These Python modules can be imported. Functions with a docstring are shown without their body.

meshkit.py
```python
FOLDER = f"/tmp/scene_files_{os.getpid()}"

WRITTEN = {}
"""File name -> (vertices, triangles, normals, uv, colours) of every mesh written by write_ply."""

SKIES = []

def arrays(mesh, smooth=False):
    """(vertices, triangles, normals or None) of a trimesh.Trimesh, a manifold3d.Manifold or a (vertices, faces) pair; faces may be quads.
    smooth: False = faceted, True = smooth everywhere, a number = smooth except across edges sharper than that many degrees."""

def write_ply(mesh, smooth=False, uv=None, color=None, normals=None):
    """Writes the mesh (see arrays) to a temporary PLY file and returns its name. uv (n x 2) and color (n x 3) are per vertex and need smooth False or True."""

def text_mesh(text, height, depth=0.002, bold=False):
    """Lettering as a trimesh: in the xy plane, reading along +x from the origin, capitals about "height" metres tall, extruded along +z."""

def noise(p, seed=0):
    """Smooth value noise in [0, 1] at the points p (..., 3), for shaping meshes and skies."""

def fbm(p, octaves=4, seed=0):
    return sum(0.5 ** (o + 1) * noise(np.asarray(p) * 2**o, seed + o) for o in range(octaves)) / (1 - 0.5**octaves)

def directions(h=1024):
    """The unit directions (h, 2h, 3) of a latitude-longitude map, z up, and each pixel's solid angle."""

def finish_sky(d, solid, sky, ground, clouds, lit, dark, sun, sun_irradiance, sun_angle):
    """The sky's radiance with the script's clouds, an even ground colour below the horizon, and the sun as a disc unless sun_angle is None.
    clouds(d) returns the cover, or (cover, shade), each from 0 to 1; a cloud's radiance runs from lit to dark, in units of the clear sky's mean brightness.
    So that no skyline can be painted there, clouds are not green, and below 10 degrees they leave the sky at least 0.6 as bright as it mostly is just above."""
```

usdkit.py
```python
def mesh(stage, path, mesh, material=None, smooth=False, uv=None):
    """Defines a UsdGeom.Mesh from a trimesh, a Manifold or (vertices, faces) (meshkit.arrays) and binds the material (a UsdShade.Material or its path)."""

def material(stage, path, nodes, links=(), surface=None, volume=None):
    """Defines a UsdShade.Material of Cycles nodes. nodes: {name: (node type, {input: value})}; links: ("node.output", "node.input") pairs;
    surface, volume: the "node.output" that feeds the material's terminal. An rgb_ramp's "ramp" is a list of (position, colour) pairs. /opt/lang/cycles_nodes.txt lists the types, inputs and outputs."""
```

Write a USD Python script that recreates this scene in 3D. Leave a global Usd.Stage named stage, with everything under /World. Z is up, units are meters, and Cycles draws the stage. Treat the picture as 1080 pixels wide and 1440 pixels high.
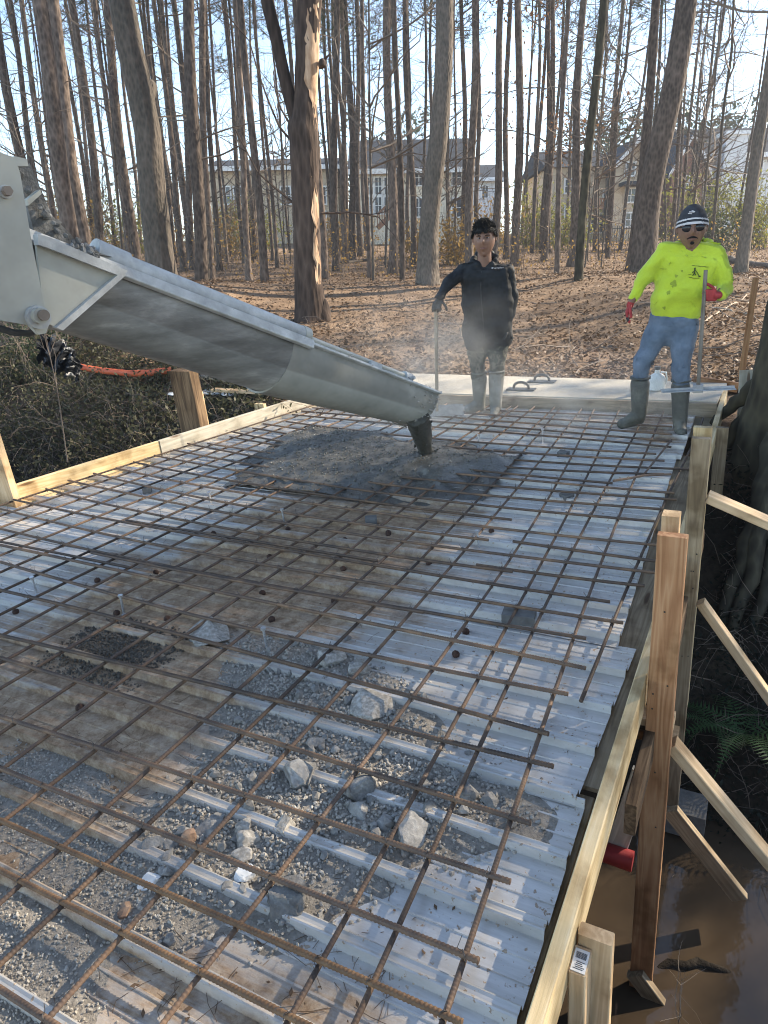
import math, random
import numpy as np, trimesh, manifold3d, usdkit, meshkit
from pxr import Usd, UsdGeom, UsdLux, UsdShade, Sdf, Gf, Vt

stage = Usd.Stage.CreateInMemory()
UsdGeom.SetStageUpAxis(stage, UsdGeom.Tokens.z)
UsdGeom.SetStageMetersPerUnit(stage, 1.0)
UsdGeom.Xform.Define(stage, '/World')
random.seed(5)
rng = np.random.default_rng(11)

# ---------------------------------------------------------------- camera, sky, sun, exposure
# M turns the bridge's own axes (x across to the right, y along, z out of the deck) into the world's (z up): the deck falls a few degrees
M = np.array([[0.88082, 0.46802, -0.07154], [-0.47243, 0.87876, -0.0677], [0.03119, 0.09343, 0.99514]])
CAM = M @ np.array([0, 0, 1.85])
CR, CU, CF = np.array([0.99976, -0.00707, -0.02066]), np.array([0.02184, 0.32349, 0.94598]), np.array([0.0, 0.9462, -0.32357])
FPX = 1002.2
EXPOSURE = 1.65
cam = UsdGeom.Camera.Define(stage, '/World/camera')
cam.CreateHorizontalApertureAttr(36.0); cam.CreateVerticalApertureAttr(48.0)
cam.CreateFocalLengthAttr(36.0 * FPX / 1080)
cam.CreateClippingRangeAttr(Gf.Vec2f(0.02, 3000))
cam.CreateExposureAttr(EXPOSURE)
cam.AddTransformOp().Set(Gf.Matrix4d(*CR, 0, *CU, 0, *(-CF), 0, *CAM, 1))

SUN_AZ, SUN_EL = math.radians(67), math.radians(31)
SUN = np.array([math.sin(SUN_AZ) * math.cos(SUN_EL), math.cos(SUN_AZ) * math.cos(SUN_EL), math.sin(SUN_EL)])
dome = UsdLux.DomeLight.Define(stage, '/World/sky')
sky_mat = usdkit.material(stage, '/World/Looks/sky_material', {
    'sky': ('sky_texture', {'sky_type': 'single_scattering', 'sun_disc': False, 'sun_elevation': SUN_EL, 'sun_rotation': SUN_AZ, 'altitude': 300.0, 'air_density': 1.0, 'aerosol_density': .45, 'ozone_density': 1.0}),
    'bg': ('background_shader', {'strength': 0.12})}, [('sky.color', 'bg.color')], surface='bg.background')
UsdShade.MaterialBindingAPI.Apply(dome.GetPrim()).Bind(sky_mat)
dome.GetPrim().SetCustomDataByKey('kind', 'structure')
dome.GetPrim().SetCustomDataByKey('label', 'clear pale blue winter sky behind the trees')
sun = UsdLux.DistantLight.Define(stage, '/World/sun')
sun.CreateIntensityAttr(1.25); sun.CreateAngleAttr(0.55); sun.CreateNormalizeAttr(True); sun.CreateColorAttr(Gf.Vec3f(1.0, 0.88, 0.70))
_x = np.cross([0, 0, 1], SUN); _x /= np.linalg.norm(_x); _y = np.cross(SUN, _x)
sun.AddTransformOp().Set(Gf.Matrix4d(*_x, 0, *_y, 0, *SUN, 0, 0, 0, 40, 1))

# ---------------------------------------------------------------- helpers
def ray(px, py):
    d = CF + (px - 540) / FPX * CR - (py - 720) / FPX * CU
    return d
def P(px, py, depth):                     # the point at that pixel and that depth
    return CAM + depth * ray(px, py)
def D(p):                                 # deck coordinates -> world
    return np.asarray(p, float) @ M.T
def Di(p):                                # world -> deck coordinates
    return np.asarray(p, float) @ M
def at(px, py, z=0.0):                    # pixel -> deck coordinates on the plane z
    d = Di(ray(px, py)); return np.array([0, 0, 1.85]) + d * ((z - 1.85) / d[2])
def aty(px, py, y):                       # pixel -> deck coordinates on the plane y
    d = Di(ray(px, py)); return np.array([0, 0, 1.85]) + d * (y / d[1])
def atx(px, py, x):
    d = Di(ray(px, py)); return np.array([0, 0, 1.85]) + d * (x / d[0])
def onplane(px, py, p0, n):
    d = ray(px, py); return CAM + d * (np.dot(np.asarray(p0) - CAM, n) / np.dot(d, n))
def unit(v):
    v = np.asarray(v, float); return v / (np.linalg.norm(v) + 1e-12)
UP = np.array([0, 0, 1.0])
DUP = M[:, 2].copy()                      # the deck's own upright, in the world

used = {}
def free(parent, name):
    k = used.get((parent, name), 0); used[(parent, name)] = k + 1
    return f'{parent}/{name}' if k == 0 else f'{parent}/{name}_{k:03d}'
def tag(prim, label=None, cat=None, group=None, kind=None):
    prim = prim.GetPrim() if hasattr(prim, 'GetPrim') else prim
    for k, v in (('label', label), ('category', cat), ('group', group), ('kind', kind)):
        if v: prim.SetCustomDataByKey(k, v)
    return prim
ORG = {}
def thing(name, label, cat, loc=(0, 0, 0), group=None, kind=None):
    path = free('/World', name)
    x = UsdGeom.Xform.Define(stage, path); x.AddTranslateOp().Set(Gf.Vec3d(*map(float, loc)))
    ORG[path] = np.asarray(loc, float)
    tag(x, label, cat, group, kind)
    return path
class G:                                  # collects shapes for ONE mesh
    def __init__(s): s.v, s.f, s.lp, s.n = [], [], [], 0
    def add(s, v, f, lp=None):
        v = np.asarray(v, float); f = np.asarray(f, int)
        if f.shape[1] == 4: f = np.vstack([f[:, [0, 1, 2]], f[:, [0, 2, 3]]])
        s.v.append(v); s.f.append(f + s.n); s.lp.append(v if lp is None else np.asarray(lp, float)); s.n += len(v); return s
    def tm(s, t): return s.add(t.vertices, t.faces)
    def arr(s): return np.vstack(s.v), np.vstack(s.f)
def build(g, name, mat, parent='/World', smooth=False, lp=False, attrs=None, label=None, cat=None, group=None, kind=None, base=None):
    """one Mesh prim; world coordinates in. parent: a thing's path, a part's path or /World"""
    if isinstance(g, G): v, f = g.arr(); L = np.vstack(g.lp) if lp else None
    elif hasattr(g, 'vertices'): v, f, L = np.array(g.vertices), np.array(g.faces), None
    else: v, f = np.asarray(g[0], float), np.asarray(g[1], int); L = None
    o = ORG.get('/'.join(parent.split('/')[:3]), np.zeros(3))
    path = free(parent, name)
    if parent == '/World' and base is not None: o = np.asarray(base, float)
    m = usdkit.mesh(stage, path, (v - o, f), LOOK[mat], smooth=smooth)
    if parent == '/World' and base is not None: UsdGeom.Xformable(m).AddTranslateOp().Set(Gf.Vec3d(*map(float, o)))
    if parent == '/World' and base is not None: ORG[path] = np.asarray(o, float)
    if L is not None:
        pv = UsdGeom.PrimvarsAPI(m).CreatePrimvar('lp', Sdf.ValueTypeNames.Vector3fArray, 'vertex'); pv.Set(Vt.Vec3fArray.FromNumpy(L.astype(np.float32)))
    for k, a in (attrs or {}).items():
        pv = UsdGeom.PrimvarsAPI(m).CreatePrimvar(k, Sdf.ValueTypeNames.FloatArray, 'vertex'); pv.Set(Vt.FloatArray.FromNumpy(np.asarray(a, np.float32)))
    tag(m, label, cat, group, kind)
    return path
def frames(p):
    p = np.asarray(p, float); t = np.gradient(p, axis=0); t /= np.linalg.norm(t, axis=1, keepdims=True) + 1e-12
    ref = np.where(np.abs(t[:, 2:]) < 0.9, [0, 0, 1.0], [1.0, 0, 0])
    if len(p) > 2: ref = np.repeat(np.array([[0, 0, 1.0]] if np.abs(t[:, 2]).mean() < 0.8 else [[0, 1.0, 0]]), len(p), 0)
    a = np.cross(t, ref); a /= np.linalg.norm(a, axis=1, keepdims=True) + 1e-12
    return t, a, np.cross(a, t)
def tube(p, r, sides=6, cap=True, mod=None):
    """polyline as a tube; r scalar, per point, or (points, sides)"""
    p = np.asarray(p, float); t, a, b = frames(p); n = len(p)
    ang = np.arange(sides) * 2 * np.pi / sides
    R = np.asarray(r, float)
    if R.ndim == 0: R = np.full((n, 1), float(R))
    elif R.ndim == 1: R = R[:, None]
    v = p[:, None] + R[:, :, None] * (np.cos(ang)[None, :, None] * a[:, None] + np.sin(ang)[None, :, None] * b[:, None])
    i, j = np.meshgrid(np.arange(n - 1), np.arange(sides), indexing='ij')
    q = np.stack([i * sides + j, i * sides + (j + 1) % sides, (i + 1) * sides + (j + 1) % sides, (i + 1) * sides + j], -1).reshape(-1, 4)
    v = v.reshape(-1, 3); f = np.vstack([q[:, [0, 1, 2]], q[:, [0, 2, 3]]])
    if cap:
        c0, c1 = len(v), len(v) + 1; k = np.arange(sides); e = (n - 1) * sides
        v = np.vstack([v, p[:1], p[-1:]])
        f = np.vstack([f, np.stack([np.full(sides, c0), (k + 1) % sides, k], 1), np.stack([np.full(sides, c1), e + k, e + (k + 1) % sides], 1)])
    return v, f[:, ::-1]
def beam(g, p0, p1, w, h, up=UP, ch=0.003, n=2, warp=0.0):
    """a sawn board from p0 to p1 (centre line): w across, h along up"""
    p0, p1 = np.asarray(p0, float), np.asarray(p1, float); t = unit(p1 - p0); L = np.linalg.norm(p1 - p0)
    s = unit(np.cross(t, up)); u = np.cross(s, t)
    a, b = w / 2, h / 2; c = min(ch, a * .4, b * .4)
    prof = np.array([(-a + c, -b), (a - c, -b), (a, -b + c), (a, b - c), (a - c, b), (-a + c, b), (-a, b - c), (-a, -b + c)])
    ts = np.linspace(0, 1, n); V, LP = [], []; off = rng.uniform(-9, 9, 3)
    for k in ts:
        c0 = p0 + (p1 - p0) * k + s * warp * math.sin(k * 3.1) * .5
        V.append(c0 + prof[:, :1] * s + prof[:, 1:] * u); LP.append(np.c_[np.full(8, k * L), prof] + off)
    V, LP = np.vstack(V), np.vstack(LP)
    i, j = np.meshgrid(np.arange(n - 1), np.arange(8), indexing='ij')
    q = np.stack([i * 8 + j, i * 8 + (j + 1) % 8, (i + 1) * 8 + (j + 1) % 8, (i + 1) * 8 + j], -1).reshape(-1, 4)
    f = [q[:, [0, 1, 2]], q[:, [0, 2, 3]]]
    k = np.arange(1, 7)
    f.append(np.stack([np.zeros(6, int), k + 1, k], 1)); e = (n - 1) * 8; f.append(np.stack([np.full(6, e), e + k, e + k + 1], 1))
    return g.add(V, np.vstack(f)[:, ::-1], LP)
def box(g, c, half, axes=None):
    t = trimesh.creation.box(extents=2 * np.asarray(half, float)); v = t.vertices @ (np.eye(3) if axes is None else np.asarray(axes)) + np.asarray(c); return g.add(v, t.faces)
_ICO = {k: trimesh.creation.icosphere(subdivisions=k) for k in (0, 1, 2, 3)}
def rock(c, size, seed, sub=2, rough=.25, flat=1.0, axes=None, cuts=5):
    """an angular broken lump"""
    r_ = np.random.default_rng(seed); v = _ICO[sub].vertices.copy()
    for _ in range(cuts + 4):
        n = unit(r_.normal(size=3)); d = r_.uniform(.45, .8); o = v @ n; v -= np.maximum(o - d, 0)[:, None] * n
    v *= (1 + rough * .5 * r_.normal(size=(len(v), 1)) * .12)
    v *= np.asarray(size) / 2 * np.array([1, 1, flat]) / .8
    if axes is None:
        a = r_.uniform(0, 6.3); axes = np.array([[math.cos(a), math.sin(a), 0], [-math.sin(a), math.cos(a), 0], [0, 0, 1]])
    return v @ axes + np.asarray(c), _ICO[sub].faces
def fbm(p, o=4, seed=0): return meshkit.fbm(np.asarray(p, float), o, seed)

# ---------------------------------------------------------------- materials
LOOK = {}
def mat(name, nodes, links, surface, volume=None):
    LOOK[name] = usdkit.material(stage, '/World/Looks/' + name, nodes, links, surface=surface, volume=volume)
def simple(name, ramp, scale=8.0, rough=.7, bump=.0, bscale=None, metallic=0.0, stretch=(1, 1, 1), detail=5.0, spec=.5, sheen=0.0, space='geometry.position', dist=.01, rand=0.0, rrough=0.15):
    """noise-coloured surface with relief"""
    n = {'geometry': ('geometry', {}), 'tc': ('texture_coordinate', {}), 'lp': ('attribute', {'attribute': 'lp'}), 'info': ('object_info', {}),
         'map': ('mapping', {'scale': stretch}), 'n': ('noise_texture', {'scale': scale, 'detail': detail, 'roughness': .62}), 'ramp': ('rgb_ramp', {'ramp': ramp}),
         'n2': ('noise_texture', {'scale': bscale or scale * 4, 'detail': 6.0, 'roughness': .65}), 'b': ('bump', {'strength': bump, 'distance': dist}),
         'rr': ('map_range', {'from_min': .3, 'from_max': .7, 'to_min': max(.02, rough - rrough), 'to_max': min(1.0, rough + rrough)}),
         'p': ('principled_bsdf', {'metallic': metallic, 'specular_ior_level': spec, 'sheen_weight': sheen})}
    l = [(space, 'map.vector'), ('map.vector', 'n.vector'), ('map.vector', 'n2.vector'), ('n.fac', 'ramp.fac'), ('n2.fac', 'rr.value'), ('rr.result', 'p.roughness')]
    if bump: l += [('n2.fac', 'b.height'), ('b.normal', 'p.normal')]
    if rand:
        n['hsv'] = ('hsv', {}); n['rv'] = ('map_range', {'to_min': 1 - rand, 'to_max': 1 + rand})
        l += [('info.random', 'rv.value'), ('rv.result', 'hsv.value'), ('ramp.color', 'hsv.color'), ('hsv.color', 'p.base_color')]
    else: l += [('ramp.color', 'p.base_color')]
    mat(name, n, l, 'p.BSDF')
def wood(name, c0, c1, c2, rough=.7, dirt=None):
    """sawn timber: growth bands along the board, fine grain, knots, per-board tone. Reads the board's own coordinates (along, across, up)"""
    n = {'lp': ('attribute', {'attribute': 'lp'}), 'm1': ('mapping', {'scale': (.55, 9, 9)}), 'w': ('noise_texture', {'scale': 2.2, 'detail': 2.0, 'distortion': .6}),
         'mu': ('math', {'math_type': 'multiply', 'value2': 9.0}), 'fr': ('math', {'math_type': 'pingpong', 'value2': 1.0}),
         'm2': ('mapping', {'scale': (6, 160, 160)}), 'g': ('noise_texture', {'scale': 2.0, 'detail': 4.0}), 'mx': ('mix_float', {'fac': .42}),
         'ramp': ('rgb_ramp', {'ramp': [(0.1, c0), (.5, c1), (.9, c2)]}),
         'm3': ('mapping', {'scale': (1.5, 8, 8)}), 'k': ('voronoi_texture', {'scale': 1.0}), 'kr': ('rgb_ramp', {'ramp': [(0, (.12, .055, .025)), (.07, (.25, .13, .07)), (.12, (1, 1, 1))]}),
         'km': ('mix', {'mix_type': 'multiply', 'fac': .8}), 'm4': ('mapping', {'scale': (3, 3, 3)}), 'd': ('noise_texture', {'scale': 1.6, 'detail': 6.0}),
         'dr': ('rgb_ramp', {'ramp': [(.36, dirt or (.55, .50, .43)), (.47, (.88, .86, .83)), (.58, (1, 1, 1))]}), 'dm': ('mix', {'mix_type': 'multiply', 'fac': 1.0}),
         'b': ('bump', {'strength': .35, 'distance': .003}), 'p': ('principled_bsdf', {'roughness': rough, 'specular_ior_level': .3})}
    l = [('lp.vector', 'm1.vector'), ('m1.vector', 'w.vector'), ('w.fac', 'mu.value1'), ('mu.value', 'fr.value1'), ('lp.vector', 'm2.vector'), ('m2.vector', 'g.vector'),
         ('fr.value', 'mx.a'), ('g.fac', 'mx.b'), ('mx.result', 'ramp.fac'), ('lp.vector', 'm3.vector'), ('m3.vector', 'k.vector'), ('k.distance', 'kr.fac'), ('ramp.color', 'km.color1'), ('kr.color', 'km.color2'),
         ('lp.vector', 'm4.vector'), ('m4.vector', 'd.vector'), ('d.fac', 'dr.fac'), ('km.color', 'dm.color1'), ('dr.color', 'dm.color2'), ('dm.color', 'p.base_color'), ('g.fac', 'b.height'), ('b.normal', 'p.normal')]
    mat(name, n, l, 'p.BSDF')
wood('yellow_pine', (.50, .37, .19), (.60, .46, .26), (.68, .55, .34))
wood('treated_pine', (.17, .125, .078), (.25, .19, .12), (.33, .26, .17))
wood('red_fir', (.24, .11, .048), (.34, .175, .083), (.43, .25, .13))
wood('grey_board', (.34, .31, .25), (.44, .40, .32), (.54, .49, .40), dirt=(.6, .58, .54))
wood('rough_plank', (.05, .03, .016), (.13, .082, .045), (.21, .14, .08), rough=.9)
wood('pale_pine', (.42, .29, .16), (.52, .37, .22), (.60, .45, .28))
wood('plywood', (.22, .18, .13), (.31, .25, .18), (.39, .32, .24), dirt=(.5, .45, .4))
wood('handle_wood', (.13, .11, .09), (.18, .155, .125), (.23, .20, .165))
simple('handle_pale', [(.3, (.26, .20, .13)), (.7, (.36, .285, .20))], scale=5, rough=.7, stretch=(9, 9, 1))

# galvanised deck: zinc with soil, dust and specks; the masks come with the sheet (primvars soil and dust)
mat('galvanised', {
    'geo': ('geometry', {}), 'soil': ('attribute', {'attribute': 'soil'}), 'dust': ('attribute', {'attribute': 'dust'}), 'lp': ('attribute', {'attribute': 'lp'}),
    'n1': ('noise_texture', {'scale': 3.2, 'detail': 7.0, 'roughness': .68}), 'ms': ('mapping', {'scale': (3.0, 26.0, 3.0)}), 'n2': ('noise_texture', {'scale': 1.0, 'detail': 6.0, 'roughness': .7}),
    'n3': ('noise_texture', {'scale': 55.0, 'detail': 4.0, 'roughness': .6}), 'spk': ('map_range', {'from_min': .625, 'from_max': .66, 'clamp': True}), 'n4': ('noise_texture', {'scale': 130.0, 'detail': 2.0}),
    'half': ('mix_float', {'fac': .5}), 'sub': ('math', {'math_type': 'subtract', 'value2': .5}), 'sc': ('math', {'math_type': 'multiply', 'value2': 2.3}), 'add': ('math', {'math_type': 'add'}),
    'mr': ('map_range', {'from_min': .30, 'from_max': .74, 'clamp': True}), 'mx': ('math', {'math_type': 'maximum'}), 'spm': ('math', {'math_type': 'multiply', 'value2': .85}),
    'zr': ('rgb_ramp', {'ramp': [(.3, (.43, .405, .365)), (.5, (.53, .505, .465)), (.7, (.64, .615, .575))]}),
    'sr': ('rgb_ramp', {'ramp': [(.3, (.14, .088, .05)), (.45, (.27, .18, .108)), (.55, (.38, .275, .178)), (.7, (.50, .41, .30))]}),
    'grit': ('noise_texture', {'scale': 17.0, 'detail': 9.0, 'roughness': .78}),
    'c1': ('mix', {'mix_type': 'mix'}), 'dn': ('math', {'math_type': 'add'}), 'dmr': ('map_range', {'from_min': .55, 'from_max': 1.1, 'clamp': True}), 'dc': ('rgb_ramp', {'ramp': [(.3, (.30, .29, .275)), (.7, (.48, .465, .44))]}), 'c2': ('mix', {'mix_type': 'mix'}),
    'mt': ('math', {'math_type': 'subtract', 'value1': 1.0}), 'mt2': ('math', {'math_type': 'multiply', 'value2': .4}), 'rg': ('map_range', {'to_min': .36, 'to_max': .9}),
    'b': ('bump', {'strength': .5, 'distance': .004}), 'bh': ('math', {'math_type': 'multiply'}), 'p': ('principled_bsdf', {'specular_ior_level': .4})},
    [('geo.position', 'n1.vector'), ('lp.vector', 'ms.vector'), ('ms.vector', 'n2.vector'), ('geo.position', 'n3.vector'), ('n3.fac', 'spk.value'), ('geo.position', 'n4.vector'), ('geo.position', 'grit.vector'),
     ('n1.fac', 'half.a'), ('n2.fac', 'half.b'), ('half.result', 'sub.value1'), ('sub.value', 'sc.value1'), ('soil.fac', 'add.value1'), ('sc.value', 'add.value2'), ('add.value', 'mr.value'),
     ('spk.result', 'spm.value1'), ('mr.result', 'mx.value1'), ('spm.value', 'mx.value2'), ('n2.fac', 'zr.fac'), ('grit.fac', 'sr.fac'), ('mx.value', 'c1.fac'), ('zr.color', 'c1.color1'), ('sr.color', 'c1.color2'),
     ('dust.fac', 'dn.value1'), ('n1.fac', 'dn.value2'), ('dn.value', 'dmr.value'), ('n4.fac', 'dc.fac'), ('dmr.result', 'c2.fac'), ('c1.color', 'c2.color1'), ('dc.color', 'c2.color2'), ('c2.color', 'p.base_color'),
     ('mx.value', 'mt.value2'), ('mt.value', 'mt2.value1'), ('mt2.value', 'p.metallic'), ('mx.value', 'rg.value'), ('rg.result', 'p.roughness'),
     ('grit.fac', 'bh.value1'), ('mx.value', 'bh.value2'), ('bh.value', 'b.height'), ('b.normal', 'p.normal')], 'p.BSDF')
simple('rebar_rust', [(.25, (.040, .027, .020)), (.45, (.075, .048, .033)), (.58, (.115, .068, .039)), (.72, (.20, .12, .068))], scale=7, rough=.75, bump=.5, bscale=150, dist=.002, rand=.4)
simple('rebar_orange', [(.25, (.06, .034, .019)), (.5, (.125, .068, .031)), (.75, (.21, .12, .054))], scale=14, rough=.75, bump=.5, bscale=150, dist=.002, rand=.15)
simple('tie_wire', [(.3, (.05, .045, .04)), (.7, (.12, .10, .09))], scale=30, rough=.5, metallic=.6)
simple('bolt_zinc', [(.3, (.50, .51, .52)), (.7, (.66, .67, .68))], scale=60, rough=.35, metallic=.9)
simple('concrete_lump', [(.25, (.13, .123, .11)), (.5, (.225, .213, .193)), (.75, (.34, .325, .295))], scale=28, rough=.92, bump=.9, bscale=90, dist=.004, rand=.3)
simple('brown_stone', [(.25, (.22, .13, .08)), (.75, (.38, .25, .16))], scale=30, rough=.9, bump=.6, bscale=90, dist=.003)
simple('gravel_grey', [(.2, (.15, .135, .112)), (.45, (.29, .262, .22)), (.6, (.42, .385, .33)), (.8, (.54, .50, .44))], scale=60, rough=.95, bump=.6, bscale=200, dist=.002)
simple('gravel_fines', [(.25, (.165, .142, .115)), (.5, (.27, .238, .195)), (.75, (.39, .35, .295))], scale=45, rough=.97, bump=1.0, bscale=110, dist=.008)
simple('dark_earth', [(.3, (.055, .047, .038)), (.7, (.15, .125, .095))], scale=40, rough=.95, bump=1.0, bscale=90, dist=.01)
simple('wet_concrete', [(.3, (.055, .051, .043)), (.5, (.095, .09, .076)), (.7, (.16, .15, .13))], scale=9, rough=.28, bump=.5, bscale=110, dist=.008, spec=.6)
simple('wet_slurry', [(.3, (.026, .026, .022)), (.7, (.062, .06, .05))], scale=22, rough=.45, bump=.9, bscale=70, dist=.012, spec=.35)
simple('slab_concrete', [(.25, (.33, .295, .24)), (.5, (.42, .38, .31)), (.75, (.50, .46, .385))], scale=3.5, rough=.9, bump=.5, bscale=40, dist=.004)
simple('form_face', [(.25, (.22, .20, .17)), (.75, (.33, .30, .26))], scale=5, rough=.9, bump=.4, bscale=40, dist=.004)
simple('block_grey', [(.25, (.10, .097, .09)), (.75, (.18, .174, .16))], scale=30, rough=.95, bump=.7, bscale=120, dist=.003)
simple('truck_paint', [(.3, (.27, .265, .225)), (.5, (.33, .325, .28)), (.7, (.39, .385, .33))], scale=2.6, rough=.45, bump=.12, bscale=30, dist=.002)
simple('chute_steel', [(.25, (.06, .058, .052)), (.45, (.12, .117, .107)), (.58, (.19, .186, .172)), (.7, (.34, .335, .31))], scale=2.6, rough=.5, bump=.4, bscale=26, dist=.004, stretch=(.8, .8, 3.2), metallic=.15, detail=12)
simple('chute_paint', [(.25, (.10, .098, .085)), (.42, (.19, .187, .163)), (.6, (.24, .235, .205)), (.75, (.36, .35, .31))], scale=3.4, rough=.5, bump=.15, bscale=30, dist=.002, detail=8)
simple('chute_lip', [(.25, (.24, .245, .24)), (.5, (.36, .365, .355)), (.75, (.52, .525, .51))], scale=9, rough=.6, bump=.4, bscale=60, dist=.003)
simple('splatter', [(.3, (.06, .06, .058)), (.55, (.14, .14, .135)), (.75, (.34, .335, .32))], scale=16, rough=.85, bump=1.0, bscale=45, dist=.012)
simple('rubber_black', [(.3, (.015, .015, .016)), (.7, (.035, .034, .033))], scale=12, rough=.6)
simple('plastic_sheet', [(.3, (.010, .011, .013)), (.7, (.028, .03, .034))], scale=8, rough=.25, bump=.8, bscale=9, dist=.03)
simple('orange_hose', [(.3, (.50, .085, .03)), (.7, (.66, .15, .06))], scale=8, rough=.55)
simple('white_plastic', [(.3, (.50, .52, .50)), (.7, (.70, .71, .69))], scale=8, rough=.5)
simple('red_plastic', [(.3, (.16, .010, .012)), (.7, (.25, .02, .02))], scale=8, rough=.45)
simple('tool_steel', [(.3, (.26, .27, .28)), (.7, (.42, .43, .44))], scale=18, rough=.5, metallic=.6, bump=.2, bscale=80, dist=.002)
simple('tool_black', [(.3, (.02, .02, .02)), (.7, (.06, .06, .058))], scale=18, rough=.5)
def bark(name, cols, plate=(1, 1, .22), sc=11.0):
    mat(name, {'geo': ('geometry', {}), 'info': ('object_info', {}), 'map': ('mapping', {'scale': plate}), 'v': ('voronoi_texture', {'scale': sc, 'feature': 'f1'}), 'n': ('noise_texture', {'scale': 5.0, 'detail': 7.0, 'roughness': .7}),
        'n0': ('noise_texture', {'scale': .9, 'detail': 3.0}), 'mx': ('mix_float', {'fac': .55}), 'mx2': ('mix_float', {'fac': .3}), 'ramp': ('rgb_ramp', {'ramp': cols}), 'b': ('bump', {'strength': .9, 'distance': .03}),
        'hsv': ('hsv', {}), 'rv': ('map_range', {'to_min': .72, 'to_max': 1.25}), 'p': ('principled_bsdf', {'roughness': .92, 'specular_ior_level': .2})},
        [('geo.position', 'map.vector'), ('map.vector', 'v.vector'), ('map.vector', 'n.vector'), ('geo.position', 'n0.vector'), ('v.distance', 'mx.a'), ('n.fac', 'mx.b'), ('mx.result', 'mx2.a'), ('n0.fac', 'mx2.b'), ('mx2.result', 'ramp.fac'), ('mx.result', 'b.height'), ('b.normal', 'p.normal'),
         ('info.random', 'rv.value'), ('rv.result', 'hsv.value'), ('ramp.color', 'hsv.color'), ('hsv.color', 'p.base_color')], 'p.BSDF')
bark('pine_bark', [(.2, (.022, .017, .014)), (.42, (.062, .048, .039)), (.6, (.125, .096, .078)), (.8, (.20, .155, .125))], plate=(1, 1, .42), sc=17)
bark('grey_bark', [(.2, (.032, .028, .023)), (.42, (.08, .07, .058)), (.6, (.125, .102, .083)), (.8, (.18, .15, .125))], plate=(1, 1, .4), sc=24)
bark('mossy_bark', [(.2, (.012, .011, .008)), (.42, (.034, .029, .020)), (.6, (.065, .056, .036)), (.8, (.11, .095, .062))], plate=(1, 1, .4), sc=15)
bark('dead_bark', [(.2, (.014, .010, .008)), (.42, (.040, .028, .022)), (.6, (.078, .055, .043)), (.8, (.13, .098, .08))], plate=(1, 1, .22), sc=16)
simple('bare_wood', [(.25, (.16, .085, .045)), (.45, (.35, .22, .13)), (.62, (.50, .36, .24)), (.8, (.60, .48, .36))], scale=2.6, rough=.8, bump=.6, bscale=14, dist=.01, stretch=(5, 5, .6))
def leafmat(name, c0, c1, trans=.35, cut=None):
    mat(name, {'g': ('geometry', {}), 'ramp': ('rgb_ramp', {'ramp': [(0, c0), (1, c1)]}), 'd': ('principled_bsdf', {'roughness': .6, 'specular_ior_level': .25}), 't': ('translucent_bsdf', {}), 'm': ('mix_closure', {'fac': trans})},
        [('g.random_per_island', 'ramp.fac'), ('ramp.color', 'd.base_color'), ('ramp.color', 't.color'), ('d.BSDF', 'm.closure1'), ('t.BSDF', 'm.closure2')], 'm.closure')
leafmat('pine_needles', (.035, .05, .018), (.11, .12, .04))
leafmat('dry_leaves', (.20, .10, .045), (.38, .20, .09))
leafmat('bush_leaves', (.20, .20, .045), (.46, .40, .11), trans=.5)
leafmat('golden_leaves', (.30, .19, .06), (.52, .36, .13), trans=.5)
leafmat('evergreen_leaves', (.035, .05, .022), (.10, .12, .055))
leafmat('bramble_leaves', (.07, .068, .036), (.23, .195, .105), trans=.35)
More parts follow.
